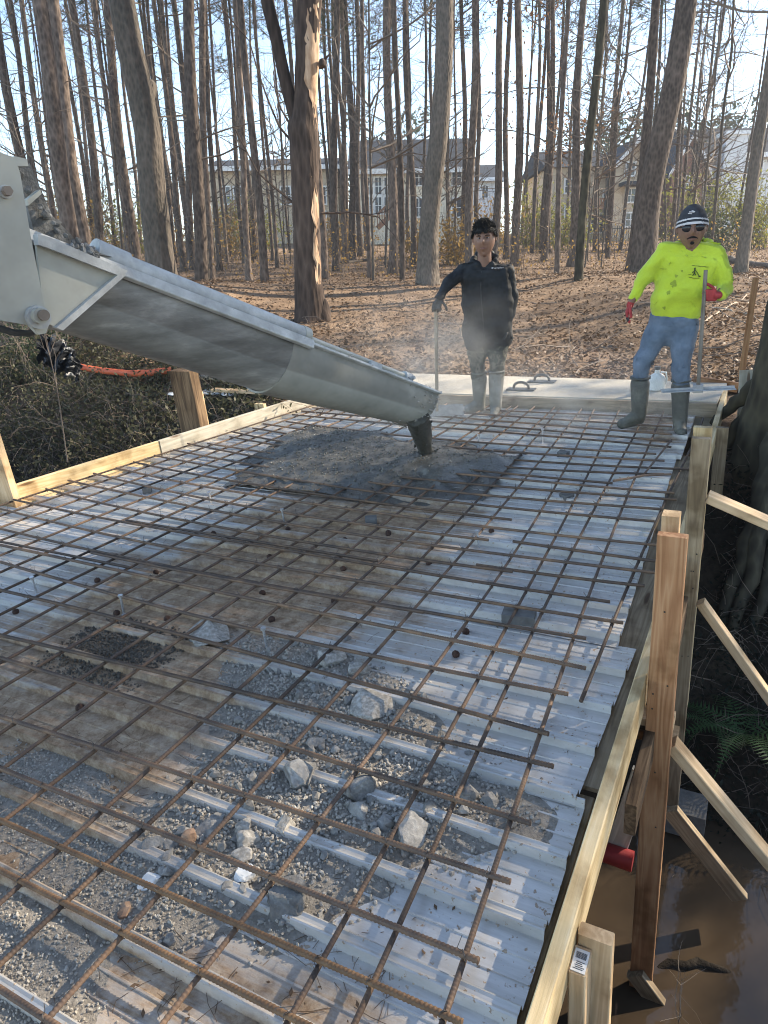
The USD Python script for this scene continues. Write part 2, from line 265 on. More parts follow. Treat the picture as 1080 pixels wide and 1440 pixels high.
leafmat('ivy_leaves', (.012, .016, .008), (.05, .05, .026), trans=.2)
leafmat('fern_green', (.05, .10, .035), (.11, .17, .07))
leafmat('litter_leaves', (.13, .082, .048), (.40, .28, .17), trans=.12)
simple('twig', [(.3, (.085, .064, .048)), (.7, (.19, .145, .11))], scale=6, rough=.9, rand=.2)
simple('pale_twig', [(.3, (.28, .22, .16)), (.7, (.42, .34, .26))], scale=6, rough=.9)
mat('forest_floor', {'g': ('geometry', {}), 'bank_shade': ('attribute', {'attribute': 'bank_shade'}), 'n': ('noise_texture', {'scale': 1.7, 'detail': 9.0, 'roughness': .68}), 'n2': ('noise_texture', {'scale': 24.0, 'detail': 6.0, 'roughness': .7}), 'mx': ('mix_float', {'fac': .45}),
    'r': ('rgb_ramp', {'ramp': [(.3, (.09, .058, .037)), (.45, (.175, .115, .072)), (.55, (.26, .178, .115)), (.7, (.36, .26, .175))]}), 'r2': ('rgb_ramp', {'ramp': [(.35, (.018, .014, .010)), (.5, (.040, .031, .021)), (.65, (.075, .056, .036))]}), 'm': ('mix', {}),  # second ramp: dark soil that carries the bank's shade in its colour
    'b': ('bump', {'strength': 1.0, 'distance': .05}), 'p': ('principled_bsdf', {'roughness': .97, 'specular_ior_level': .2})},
    [('g.position', 'n.vector'), ('g.position', 'n2.vector'), ('n.fac', 'mx.a'), ('n2.fac', 'mx.b'), ('mx.result', 'r.fac'), ('mx.result', 'r2.fac'), ('bank_shade.fac', 'm.fac'), ('r.color', 'm.color1'), ('r2.color', 'm.color2'), ('m.color', 'p.base_color'), ('n2.fac', 'b.height'), ('b.normal', 'p.normal')], 'p.BSDF')

# ---------------------------------------------------------------- ground, creek
def smooth(a, b, x):
    t = np.clip((np.asarray(x, float) - a) / (b - a), 0, 1); return t * t * (3 - 2 * t)
def lboard(yd):                            # the deck's left edge (deck x) at deck y
    return -4.77 + (np.asarray(yd, float) - 4.55) * 0.302
def terrain(X, Y, rough=True):
    X, Y = np.asarray(X, float), np.asarray(Y, float)
    z = np.interp(Y, [-60, 0, 6, 7.5, 10, 12.5, 17, 25, 40, 70, 150, 600], [.0, .05, .48, .64, .74, .86, 1.18, 1.5, 2.3, 4.4, 7.5, 22])
    z = z + .45 * smooth(-1.8, -4.5, X) * smooth(5, 7.5, Y) * (1 - smooth(12, 24, Y)) + .25 * smooth(2.6, 5, X) * smooth(5, 9, Y) * (1 - smooth(14, 26, Y))
    if rough:
        q = np.stack([X, Y, np.zeros_like(X)], -1).reshape(-1, 3)
        z = z + (fbm(q * .22, 3, 3).reshape(X.shape)) * .22 * smooth(8, 16, Y) + fbm(q * 1.7, 3, 8).reshape(X.shape) * .05
    d = np.stack([X, Y, np.zeros_like(X)], -1) @ M
    xd, yd = d[..., 0], d[..., 1]
    crest = 6.3 + 1.3 * smooth(-4.4, -6.0, xd) + .4 * smooth(.4, 2.5, xd)
    w = smooth(.2, 1.9, yd) * (1 - np.clip((yd - 3.75) / (crest - 3.75), 0, 1) ** .8)
    z = z * (1 - w) + (-1.62) * w
    plane = .03134 * xd / 1 + .0939 * yd
    on = (xd > lboard(yd) - .5) & (xd < .25)
    z = np.where(on & (yd < 6.5) & (yd > -2), np.minimum(z, plane - .28), z)
    z = np.where(on & (yd >= 6.5) & (yd < 7.3), np.minimum(z, plane + .02), z)
    return z
def ground_hit(px, py, lo=4.0, hi=90.0):
    d = ray(px, py); prev = None
    for s in np.arange(lo, hi, .1):
        p = CAM + d * s
        if p[2] < terrain(p[0], p[1], False): return p
    return CAM + d * hi
_g1 = np.sinh(np.linspace(-5.2, 5.2, 300)) / np.sinh(5.2)
gx = np.unique(np.r_[np.linspace(-9, 9, 190), _g1 * 500]); gx = gx[np.r_[True, np.diff(gx) > .04]]
gy = np.unique(np.r_[np.linspace(-2, 14, 190), np.linspace(14, 80, 120), -np.geomspace(2, 120, 14), np.geomspace(80, 900, 20)]); gy = gy[np.r_[True, np.diff(gy) > .04]]
XX, YY = np.meshgrid(gx, gy, indexing='ij'); ZZ = terrain(XX, YY)
_d = np.stack([XX, YY, ZZ], -1).reshape(-1, 3) @ M; bank_shade = np.clip(smooth(-.05, -.55, _d[:, 2]) * (_d[:, 1] < 9) * (_d[:, 1] > -1) * 1.0, 0, 1)  # low creek bank darkened: its shade is put into the soil colour, with some damp
i, j = np.meshgrid(np.arange(len(gx) - 1), np.arange(len(gy) - 1), indexing='ij'); k = len(gy)
q = np.stack([i * k + j, (i + 1) * k + j, (i + 1) * k + j + 1, i * k + j + 1], -1).reshape(-1, 4)
build((np.stack([XX, YY, ZZ], -1).reshape(-1, 3), np.vstack([q[:, [0, 1, 2]], q[:, [0, 2, 3]]])), 'ground', 'forest_floor', smooth=True, attrs={'bank_shade': bank_shade}, kind='structure', label='sloping woodland floor of red brown soil and leaf litter')
mat('creek_water', {'geo': ('geometry', {}), 'n': ('noise_texture', {'scale': 3.0, 'detail': 4.0}), 'n2': ('noise_texture', {'scale': .9, 'detail': 5.0, 'distortion': .8}), 'ramp': ('rgb_ramp', {'ramp': [(.3, (.032, .023, .015)), (.5, (.06, .043, .028)), (.7, (.095, .068, .044))]}),
    'b': ('bump', {'strength': .16, 'distance': .03}), 'p': ('principled_bsdf', {'roughness': .06, 'specular_ior_level': .5, 'ior': 1.33})},
    [('geo.position', 'n.vector'), ('geo.position', 'n2.vector'), ('n2.fac', 'ramp.fac'), ('ramp.color', 'p.base_color'), ('n.fac', 'b.height'), ('b.normal', 'p.normal')], 'p.BSDF')
wx = np.linspace(-14, 14, 30); wv = []
for x in wx:
    for yd in (.6, 2.4, 4.6): p = D([x, yd, 0]); wv.append([p[0], p[1], -1.44])
wf = [[a * 3 + b, (a + 1) * 3 + b, (a + 1) * 3 + b + 1, a * 3 + b + 1] for a in range(len(wx) - 1) for b in range(2)]
wf = np.array(wf)
build((np.array(wv), np.vstack([wf[:, [0, 1, 2]], wf[:, [0, 2, 3]]])), 'water', 'creek_water', kind='structure', label='shallow brown creek water under the deck')

# ---------------------------------------------------------------- the houses beyond the wood
simple('siding_cream', [(.3, (.60, .53, .41)), (.7, (.68, .61, .48))], scale=1.2, rough=.8, bump=.3, bscale=3, stretch=(.2, .2, 9), dist=.02)
simple('siding_tan', [(.3, (.42, .34, .245)), (.7, (.50, .41, .30))], scale=1.2, rough=.8, bump=.3, bscale=3, stretch=(.2, .2, 9), dist=.02)
simple('siding_grey', [(.3, (.36, .34, .31)), (.7, (.44, .42, .38))], scale=1.2, rough=.8, bump=.3, bscale=3, stretch=(.2, .2, 9), dist=.02)
simple('siding_white', [(.3, (.55, .55, .53)), (.7, (.66, .66, .64))], scale=1.2, rough=.8, bump=.3, bscale=3, stretch=(.2, .2, 9), dist=.02)
simple('house_brick', [(.3, (.17, .085, .06)), (.7, (.27, .14, .10))], scale=6, rough=.9, bump=.4, bscale=12)
simple('roof_shingle', [(.3, (.030, .034, .042)), (.7, (.065, .07, .08))], scale=7, rough=.95, bump=.5, bscale=12, spec=.05)
simple('trim_white', [(.3, (.62, .62, .60)), (.7, (.72, .72, .70))], scale=5, rough=.6)
simple('stair_wood', [(.3, (.17, .085, .05)), (.7, (.27, .15, .09))], scale=5, rough=.8)
simple('fence_dark', [(.3, (.02, .02, .022)), (.7, (.05, .05, .05))], scale=5, rough=.6)
mat('window_glass', {'p': ('principled_bsdf', {'base_color': (.03, .035, .045), 'roughness': .06, 'specular_ior_level': .8})}, [], 'p.BSDF')
def W(px, py, Y):
    d = ray(px, py); return CAM + d * ((Y - CAM[1]) / d[1])
def block(g, x0, x1, y0, y1, z0, z1):
    return box(g, ((x0 + x1) / 2, (y0 + y1) / 2, (z0 + z1) / 2), (abs(x1 - x0) / 2, abs(y1 - y0) / 2, abs(z1 - z0) / 2))
def prism(poly, y0, y1):                   # polygon in x,z along y
    poly = np.asarray(poly, float); n = len(poly); v = np.vstack([np.c_[poly[:, 0], np.full(n, y0), poly[:, 1]], np.c_[poly[:, 0], np.full(n, y1), poly[:, 1]]])
    f = [[0, k, k + 1] for k in range(1, n - 1)] + [[n, n + k + 1, n + k] for k in range(1, n - 1)]
    for k in range(n): f += [[k, n + k, n + (k + 1) % n], [k, n + (k + 1) % n, (k + 1) % n]]
    return v, np.array(f)
def window(h, px, py, w, hh, Y, panes=(2, 2)):
    c = W(px, py, Y); s = (Y - CAM[1]) / FPX * 1.06; a, b = w * s / 2, hh * s / 2
    g = G()
    for sx in (-1, 1): block(g, c[0] + sx * a - .05, c[0] + sx * a + .05, Y - .09, Y - .01, c[2] - b, c[2] + b)
    for sz in (-1, 1): block(g, c[0] - a - .05, c[0] + a + .05, Y - .10, Y - .012, c[2] + sz * b - .05, c[2] + sz * b + .05)
    for k in range(1, panes[0]): x = c[0] - a + 2 * a * k / panes[0]; block(g, x - .025, x + .025, Y - .075, Y - .014, c[2] - b + .05, c[2] + b - .05)
    for k in range(1, panes[1]): z = c[2] - b + 2 * b * k / panes[1]; block(g, c[0] - a + .05, c[0] + a - .05, Y - .07, Y - .016, z - .025, z + .025)
    p = build(g, 'window', 'trim_white', h)
    g = G(); block(g, c[0] - a + .04, c[0] + a - .04, Y - .05, Y - .03, c[2] - b + .04, c[2] + b - .04); build(g, 'pane', 'window_glass', p)
def house(name, label, px0, px1, py_eave, Y, depth, mat_, roof=None, roof_py=None, gable_mat=None):
    a, b = W(px0, py_eave, Y), W(px1, py_eave, Y); z0 = float(terrain(a[0], Y, False)) - 1.5
    h = thing(name, label, 'house', ((a[0] + b[0]) / 2, Y, z0))
    ze = (a[2] + b[2]) / 2
    g = G(); block(g, a[0], b[0], Y, Y + depth, z0, ze); build(g, 'wall', mat_, h)
    if roof == 'eave':                     # the ridge runs across the view
        zr = W((px0 + px1) / 2, roof_py, Y + depth / 2)[2]
        v = []; 
        for x in (a[0] - .4, b[0] + .4): v += [(x, Y - .5, ze - .1), (x, Y - .5, ze + .1), (x, Y + depth / 2, zr), (x, Y + depth + .5, ze + .1), (x, Y + depth + .5, ze - .1)]
        f = [[0, 5, 6, 1], [1, 6, 7, 2], [2, 7, 8, 3], [3, 8, 9, 4], [4, 9, 5, 0]]; f = [t for q_ in f for t in ([q_[0], q_[1], q_[2]], [q_[0], q_[2], q_[3]])]
        f += [[0, 1, 2], [0, 2, 3], [0, 3, 4], [5, 7, 6], [5, 8, 7], [5, 9, 8]]
        build((np.array(v), np.array(f)), 'roof', 'roof_shingle', h)
        g = G(); block(g, a[0] - .42, b[0] + .42, Y - .56, Y - .505, ze - .22, ze + .12); build(g, 'gutter', 'trim_white', h)
    if roof == 'gable':                    # the gable faces the camera
        xm = (a[0] + b[0]) / 2; zr = W((px0 + px1) / 2, roof_py, Y)[2]
        build(prism([(a[0], ze), (b[0], ze), (xm, zr)], Y + .002, Y + depth), 'gable', gable_mat or mat_, h)
        for s in (-1, 1):
            xe = a[0] - .4 if s < 0 else b[0] + .4; sl = (zr - ze) / (xm - (a[0] if s < 0 else b[0])); zed = ze + sl * (xe - (a[0] if s < 0 else b[0]))
            build(prism([(xe, zed + .02), (xm, zr + .02), (xm, zr + .27), (xe, zed + .27)], Y - .45, Y + depth + .3), 'roof_slope', 'roof_shingle', h)
            build(prism([(xe, zed - .06), (xm, zr - .06), (xm, zr + .27), (xe, zed + .27)], Y - .5, Y - .453), 'rake_board', 'trim_white', h)
    return h
def stair(h, p0, p1, Y, n=9):
    a, b = W(*p0, Y), W(*p1, Y); g = G(); t = b - a
    for s in (0, .9):
        beam(g, a + (0, s - .5, 0), b + (0, s - .5, 0), .06, .3, UP); beam(g, a + (0, s - .5, .9), b + (0, s - .5, .9), .06, .1, UP)
        for k in range(n): c = a + t * (k / (n - 1)) + (0, s - .5, 0); beam(g, c, c + (0, 0, .9), .06, .06, (0, 1, 0))
    build(g, 'stair_rail', 'stair_wood', h)
    for k in range(n): c = a + t * (k / (n - 1)) + (0, -.05, .1); g = G(); box(g, c, (.16, .45, .03)); build(g, 'tread', 'stair_wood', h)
hA = house('townhouse', 'cream sided house with dark roof and white double windows behind the black jacketed man', 497, 664, 240, 56, 11, 'siding_cream', 'eave', 196)
for x in (520, 532, 545): window(hA, x, 262, 9, 20, 56); window(hA, x, 289, 9, 20, 56)
for x in (589, 642): window(hA, x, 250, 12, 18, 56); window(hA, x, 292, 12, 22, 56)
stair(hA, (531, 321), (557, 296), 54.5)
hB = house('townhouse', 'grey tan house with wide grey roof behind the forked dead tree', 292, 474, 236, 60, 11, 'siding_tan', 'eave', 224)
for x in (318, 336, 402, 420, 452): window(hB, x, 275, 12, 20, 60)
for x in (360, 420, 452): window(hB, x, 311, 13, 22, 60)
stair(hB, (306, 325), (334, 300), 58.5)
hC = house('townhouse', 'tan gabled house just left of the thick pine behind the man in yellow', 866, 922, 233, 52, 12, 'siding_tan', 'gable', 199)
window(hC, 886, 238, 12, 15, 52); window(hC, 887, 275, 13, 16, 52); window(hC, 886, 309, 13, 16, 52)
g = G(); a, b = W(870, 258, 52), W(905, 262, 52); block(g, a[0], b[0], 50.6, 51.98, b[2], a[2]); build(g, 'bay_roof', 'roof_shingle', hC)
a0, b0 = W(772, 236, 53.5), W(866, 236, 53.5); z0 = float(terrain(a0[0], 53, False)) - 1.5
g = G(); block(g, a0[0], b0[0] - .05, 53.5, 63, z0, a0[2]); build(g, 'side_wing', 'siding_tan', hC)
g = G(); v, f = prism([(0, 0), (9.5, 0), (4.7, 1.6)], a0[0] - .3, b0[0] - .06); v = v[:, [1, 0, 2]] + (0, 53.2, a0[2] + .01); g.add(v, f[:, ::-1]); build(g, 'wing_roof', 'roof_shingle', hC)
for (x, y, w_, h_) in ((853, 277, 9, 12), (838, 314, 20, 22), (800, 262, 11, 16), (800, 300, 11, 16), (861, 270, 7, 14)): window(hC, x, y, w_, h_, 53.5)
a, b = W(826, 281, 52), W(848, 294, 52); g = G(); block(g, a[0], b[0], 52, 53.48, b[2], b[2] + .12); build(g, 'balcony_floor', 'stair_wood', hC)
for k in range(9): x = a[0] + (b[0] - a[0]) * k / 8; g = G(); block(g, x - .04, x + .04, 52, 52.06, b[2] + .12, a[2]); build(g, 'baluster', 'stair_wood', hC)
g = G(); block(g, a[0], b[0], 51.98, 52.08, a[2], a[2] + .09); build(g, 'balcony_rail', 'stair_wood', hC)
g = G(); block(g, W(859, 300, 52.5)[0] - .25, W(859, 300, 52.5)[0] + .25, 52.6, 53.4, z0, W(859, 240, 53)[2]); build(g, 'corner_post', 'fence_dark', hC)
hD = house('townhouse', 'white house with dark roof and pale chimney at the right edge of the photo', 985, 1120, 218, 60, 10, 'siding_white', 'eave', 180)
a, b = W(1023, 189, 58.4), W(1046, 252, 58.4); g = G(); block(g, a[0], b[0], 58.5, 59.9, b[2] - 6, a[2]); build(g, 'chimney', 'siding_white', hD)
g = G(); block(g, a[0] - .12, b[0] + .12, 58.38, 60, a[2], a[2] + .25); build(g, 'chimney_cap', 'trim_white', hD)
for x in (1053, 1066): window(hD, x, 236, 11, 15, 60)
window(hD, 1000, 262, 12, 20, 60)
hE = house('townhouse', 'small brick gabled house left of the pale chimney', 946, 992, 236, 57, 7, 'house_brick', 'gable', 191)
window(hE, 968, 258, 11, 16, 57)
hF = house('townhouse', 'far pale blue grey house seen between trunks right of the black jacketed man', 664, 706, 252, 80, 9, 'siding_white', 'eave', 232)
window(hF, 682, 270, 8, 14, 80)
# metal fence behind the yard of the tan house
fp = thing('metal_fence', 'low black metal picket fence in front of the tan gabled house', 'fence', W(865, 333, 46))
a, b = W(818, 333, 46), W(946, 331, 46); a[2] = terrain(a[0], 46, False); b[2] = terrain(b[0], 46, False)
for hz in (.2, 1.1): g = G(); beam(g, a + (0, 0, hz), b + (0, 0, hz), .04, .04); build(g, 'rail', 'fence_dark', fp)
for k in range(40): c = a + (b - a) * k / 39; g = G(); beam(g, c, c + (0, 0, 1.25), .03, .03, (0, 1, 0)); build(g, 'picket', 'fence_dark', fp)

# ---------------------------------------------------------------- trees
def quads(g, c, size, r_, tilt=None, aspect=.55):
    """leaf-sized four-cornered faces at the points c"""
    n = len(c); s = np.broadcast_to(size, (n,)) * .5
    a = r_.normal(size=(n, 3)); 
    if tilt is not None: a[:, 2] *= tilt
    a /= np.linalg.norm(a, axis=1, keepdims=True); b = np.cross(a, r_.normal(size=(n, 3)))
    if tilt is not None: b[:, 2] *= tilt
    b /= np.linalg.norm(b, axis=1, keepdims=True) + 1e-9
    a, b = a * s[:, None], b * (s * aspect)[:, None]
    v = np.stack([c - a, c + b * .9 - a * .1, c + a, c - b * .9 - a * .1], 1).reshape(-1, 3)
    k = np.arange(n) * 4; return g.add(v, np.vstack([np.stack([k, k + 1, k + 2], 1), np.stack([k, k + 2, k + 3], 1)]))
def needles(g, c, L, r_, n=12):
    """tufts of pine needles: thin triangles around the points c"""
    m = len(c); d = r_.normal(size=(m, n, 3)); d[..., 2] = d[..., 2] * .7 + .25; d /= np.linalg.norm(d, axis=2, keepdims=True)
    s = np.cross(d, r_.normal(size=(m, n, 3))); s /= np.linalg.norm(s, axis=2, keepdims=True); w = L * .028
    ln = L * r_.uniform(.6, 1.1, (m, n, 1)); c = np.asarray(c)[:, None]
    v = np.stack([np.broadcast_to(c, d.shape) + s * w, np.broadcast_to(c, d.shape) - s * w, c + d * ln], 2).reshape(-1, 3)
    return g.add(v, np.arange(len(v)).reshape(-1, 3))
def twigs(g, p, d, L, r, depth, r_, spread=.6, droop=0.0, sides=3):
    """a bare branch that forks"""
    n = 4 if depth > 0 else 3; pts = [np.asarray(p, float)]; d = unit(d)
    for k in range(n):
        d = unit(d + r_.normal(size=3) * .17 + np.array([0, 0, .06 - droop])); pts.append(pts[-1] + d * L / n)
    v, f = tube(pts, np.linspace(r, r * .45, n + 1), sides, cap=False); g.add(v, f)
    if depth > 0:
        for k in range(r_.integers(2, 4)):
            q_ = pts[r_.integers(1, n + 1)]; twigs(g, q_, d + r_.normal(size=3) * spread, L * r_.uniform(.4, .7), r * .5, depth - 1, r_, spread, droop, sides)
    return pts
BASES = []
def trunk_mesh(pts, rad, sides, rough, seed, flare=.6):
    pts = np.asarray(pts, float); t, a, b = frames(pts); ang = np.arange(sides) * 2 * np.pi / sides
    h = pts[:, 2] - pts[0, 2]; R = np.asarray(rad)[:, None] * np.ones((1, sides))
    fl = flare * np.exp(-np.maximum(h, 0) / (2.2 * rad[0]))[:, None]
    r_ = np.random.default_rng(seed); lob = 1 + .45 * np.cos(ang * r_.integers(3, 5) + r_.uniform(0, 6))[None]
    R = R * (1 + fl * np.maximum(lob, .3))
    dirs = np.cos(ang)[None, :, None] * a[:, None] + np.sin(ang)[None, :, None] * b[:, None]
    if rough:
        q_ = (pts[:, None] + dirs * R[..., None]); s = q_ * np.array([11, 11, 5.5]) * min(1.0, .2 / rad[0]) ** .5
        R = R * (1 + rough * fbm(s.reshape(-1, 3), 3, seed % 97).reshape(R.shape))
    return tube(pts, R, sides, cap=True)
def tree(label, xt, base, w, depth=None, kind='pine', bend=None, H=None, crown=True, cat='tree', name='pine_tree', group=None, stubs=7, leaf=None, sides=None, skin='pine_bark', crown_from=.5, flare=.5, rough=.10, dens=1.0):
    seed = int(abs(xt * 31 + base[0] * 7 + w * 13)) % 9999; r_ = np.random.default_rng(seed)
    if depth is None: b = ground_hit(*base)
    else:
        b = W(base[0], base[1], depth); b[2] = terrain(b[0], b[1], False)
    dist = np.dot(b - CAM, CF); r0 = w * dist / FPX / 2 * .94
    top = W(xt, 0, b[1]); lean = (top - b) / max(.5, (top - b)[2]); H = H or r_.uniform(17, 24)
    b = b - np.array([0, 0, .15]); n = 26 if dist < 20 else 16
    ks = np.linspace(0, 1, n) ** 1.25; hs = ks * H; pts = b + hs[:, None] * lean
    ph = r_.uniform(0, 6.3, 2); amp = r0 * .7
    pts[:, 0] += amp * np.sin(hs * .55 + ph[0]) * np.minimum(1, hs / 3); pts[:, 1] += amp * np.sin(hs * .5 + ph[1]) * np.minimum(1, hs / 3)
    if bend:                               # (pixel x, pixel y) points the trunk passes through, then on upwards
        bp = [b] + [W(x, y, b[1]) for x, y in bend]; bp = np.array(sorted(bp, key=lambda p_: p_[2])); e = unit(bp[-1] - bp[-2])
        bp = np.vstack([bp, bp[-1] + e * max(2, (H - bp[-1, 2] + b[2]))]); zz = np.linspace(bp[0, 2], bp[-1, 2], 34)
        from scipy.interpolate import PchipInterpolator
        pts = np.stack([PchipInterpolator(bp[:, 2], bp[:, 0])(zz), PchipInterpolator(bp[:, 2], bp[:, 1])(zz), zz], 1); hs = zz - zz[0]
    rad = r0 * (1 - .72 * (hs / H) ** 1.05)
    rad = np.maximum(rad, .012)
    loc = b + np.array([0, 0, .15]); BASES.append((base[0], loc, r0))
    t = thing(name, label, cat, loc, group)
    sd = sides or (20 if dist < 20 else 10 if dist < 32 else 7)
    build(trunk_mesh(pts, rad, sd, rough if dist < 35 else .05, seed, flare), 'trunk', skin, t, smooth=True)
    at_h = lambda h: np.array([np.interp(h, hs, pts[:, k]) for k in range(3)])
    g = G(); used_ = False
    for _ in range(stubs):
        h = r_.uniform(1.5, H * .6); a = r_.uniform(0, 6.3); used_ = True
        twigs(g, at_h(h), (math.cos(a), math.sin(a), r_.uniform(-.1, .45)), r_.uniform(.3, 1.5), r_.uniform(.007, .014), 2 if r_.random() < .55 else 1, r_, droop=.02)
    if used_: build(g, 'dead_branches', 'twig', t, kind='stuff')
    if crown:
        g, gl = G(), G(); tips = []
        for _ in range(int(26 * dens)):
            h = H * r_.uniform(crown_from, 1.0); a = r_.uniform(0, 6.3); L = (1.15 - h / H) * H * .22 + .5
            pp = twigs(g, at_h(h), (math.cos(a), math.sin(a), r_.uniform(.05, .6)), L, .03 * (1.2 - h / H) + .008, 1, r_, sides=3)
            for q_ in pp[1:]: tips += [q_ + r_.normal(size=3) * .28 for _ in range(3)]
        if kind == 'pine': needles(gl, np.array(tips), .34 if dist > 25 else .28, r_, 13); build(gl, 'crown', leaf or 'pine_needles', t)
        elif kind == 'brown': quads(gl, np.repeat(np.array(tips), 5, 0) + r_.normal(size=(len(tips) * 5, 3)) * .3, .16, r_); build(gl, 'crown', 'dry_leaves', t)
        else:
            for q_ in tips[::3]: twigs(g, q_, r_.normal(size=3) + (0, 0, .5), .9, .007, 1, r_)
        build(g, 'branches', 'twig', t, kind='stuff')
    return t
# landmarks of the wood first
kn = tree('thick leaning trunk with a swollen knob, above the upper chute', 166, (229, 378), 38, depth=12.5, bend=[(178, 40), (187, 90), (198, 132), (207, 150), (208, 190), (214, 260), (220, 320)], H=19, kind='bare', name='hardwood_tree', skin='grey_bark', sides=28, stubs=2)
sp = P(207, 136, 12.42)
g = G(); v, f = rock(sp + np.array([.03, -.03, 0]), (.40, .36, .44), 5, 2, .1); g.add(v, f); build(g, 'burl', 'grey_bark', kn, smooth=True)
TREES = [  # xt, base, width, depth, what it looks like, extra
    (-4, (50, 335), 15, 24, 'slender dark pine', {}), (12, (58, 330), 9, 33, 'thin pine', {}), (29, (78, 330), 10, 30, 'thin straight pine', {}),
    (49, (106, 352), 22, 17, 'stout grey pine', {}), (67, (126, 352), 19, 18.5, 'stout very dark pine', {}), (103, (139, 345), 12.5, 25, 'straight brown pine', {}),
    (120, (160, 338), 6, 40, 'thin pole of a pine', {}), (134, (177, 338), 8, 34, 'thin dark pine', {}), (150, (192, 362), 14, 22, 'dark pine with a sunlit edge', {}),
    (208, (242, 350), 6, 38, 'thin pine', {}), (217, (258, 368), 9, 29, 'slim pine', {}), (228, (266, 352), 7, 36, 'thin dark pine', {}), (246, (270, 360), 10, 30, 'slim pine with a bright edge', {}),
    (269, (281, 388), 17, 19, 'stout straight dark pine', {}), (283, (296, 398), 11, None, 'slim straight pine', {}), (286, (309, 388), 8, None, 'thin pine', {}),
    (314, (343, 352), 7, 36, 'thin bent pine', {}), (328, (351, 402), 9.5, None, 'sunlit slim pine with mossy foot', {}), (341, (373, 406), 11.5, None, 'dark crooked pine', {}), (357, (391, 382), 5.5, None, 'very thin pine', {}),
    (400, (430, 372), 7, 30, 'thin pine half hidden by the snag', {}), (411, (441, 385), 8, 27, 'thin pine behind the snag', {}), (438, (457, 403), 11, None, 'brown pine close to the right of the snag', {}),
    (470, (473, 386), 11, None, 'straight pine with a bright right edge', {}), (479, (485, 355), 8, 33, 'slim straight pine', {}), (489, (496, 372), 10, None, 'straight dark pine', {}), (500, (507, 365), 9, None, 'straight dark pine', {}), (509, (520, 402), 6, None, 'very thin pine', {}),
    (547, (553, 391), 13, None, 'straight brown pine', {}), (557, (566, 405), 8, None, 'slim very dark pine', {}), (571, (582, 377), 9, None, 'pale sunlit pine', {}), (598, (597, 345), 5, 40, 'thin pine', {}),
    (616, (602, 411), 28, None, 'thick smooth grey trunk left of the black jacketed man', dict(name='hardwood_tree', skin='grey_bark', kind='bare', stubs=1)),
    (630, (632, 368), 6, None, 'thin bright edged pine', {}), (640, (640, 352), 4, 40, 'thin sunlit pole of a pine', {}), (651, (652, 357), 8, 33, 'slim crooked pine', {}), (666, (661, 350), 12, 27, 'very dark straight pine right behind the black jacketed man', {}),
    (707, (695, 342), 11, 30, 'brown pine', {}), (716, (712, 352), 8, 34, 'slim reddish pine', {}), (731, (724, 382), 12, None, 'straight dark pine', {}),
    (780, (767, 352), 10, 31, 'pine with brown withered leaves in its top', dict(kind='brown', crown_from=.25, dens=1.2, name='oak_tree', H=15)), (798, (783, 393), 8, None, 'slim dark pine', {}), (823, (803, 382), 13, None, 'stout brown pine', {}),
    (844, (813, 406), 12, None, 'dark mossy pine left of the tan house', dict(skin='mossy_bark')), (924, (887, 388), 14, None, 'dark straight pine touching the thickest pine', {}),
    (950, (906, 392), 32, None, 'thickest pine of the wood, left of the man in yellow', {}), (968, (946, 335), 6, 30, 'slim dark pine', {}), (975, (950, 330), 4, 38, 'thin pine', {}), (988, (956, 330), 4.5, 34, 'thin pine', {}),
]
def place_words(x):
    marks = [(0, 'the left photo edge'), (229, 'the knobbed trunk'), (438, 'the forked dead snag'), (602, 'the thick grey trunk'), (906, 'the thickest pine')]
    return marks
ORD = ['first', 'second', 'third', 'fourth', 'fifth', 'sixth', 'seventh', 'eighth', 'ninth', 'tenth', 'eleventh', 'twelfth', 'thirteenth', 'fourteenth', 'fifteenth', 'sixteenth', 'seventeenth', 'eighteenth']
xs_all = sorted([t[1][0] for t in TREES])
for (xt, base, w, dep, desc, kw) in TREES:
    marks = [(-1, 'the left photo edge'), (229, 'the knobbed trunk'), (438, 'the forked dead snag'), (602, 'the thick grey trunk'), (906, 'the thickest pine')]
    m = max([q_ for q_ in marks if q_[0] < base[0]] or [marks[0]]); rank = sum(1 for x in xs_all if m[0] < x <= base[0])
    lab = desc if any(s in desc for s in ('man', 'snag', 'thickest', 'withered', 'mossy')) else f'{desc}, {ORD[rank - 1]} trunk right of {m[1]}'
    kw = dict(kw); tree(lab, xt, base, w, dep, **kw)
# the forked dead snag
sb = ground_hit(438, 458); sd_ = np.dot(sb - CAM, CF); SY = sb[1]
sn = thing('dead_snag', 'broken dead tree with a fork, peeled bare wood on its right side', 'dead tree', sb)
spx = [(438, 462, 42), (436, 440, 37), (433, 400, 34), (432, 350, 33), (430, 300, 33), (429, 250, 34), (427, 200, 35), (425, 180, 36), (428, 160, 30), (430, 130, 26), (431, 90, 26), (433, 50, 27), (435, 0, 28), (437, -70, 27), (438, -140, 22), (440, -200, 12)]
pts = np.array([W(x, y, SY) for x, y, _ in spx]); rad = np.array([w * sd_ / FPX / 2 for *_, w in spx])
zz = np.linspace(pts[0, 2], pts[-1, 2], 90); pp = np.stack([np.interp(zz, pts[:, 2], pts[:, k]) for k in range(3)], 1); rr = np.interp(zz, pts[:, 2], rad)
build(trunk_mesh(pp, rr, 26, .16, 77, .25), 'trunk', 'dead_bark', sn, smooth=True)
fpx = [(424, 188, 17), (417, 172, 16), (408, 140, 15), (398, 100, 14.5), (390, 60, 14.5), (380, 20, 15), (372, -20, 15), (360, -90, 13), (345, -180, 9)]
pts = np.array([W(x, y, SY) for x, y, _ in fpx]); rad = np.array([w * sd_ / FPX / 2 for *_, w in fpx]); zz = np.linspace(pts[0, 2], pts[-1, 2], 40)
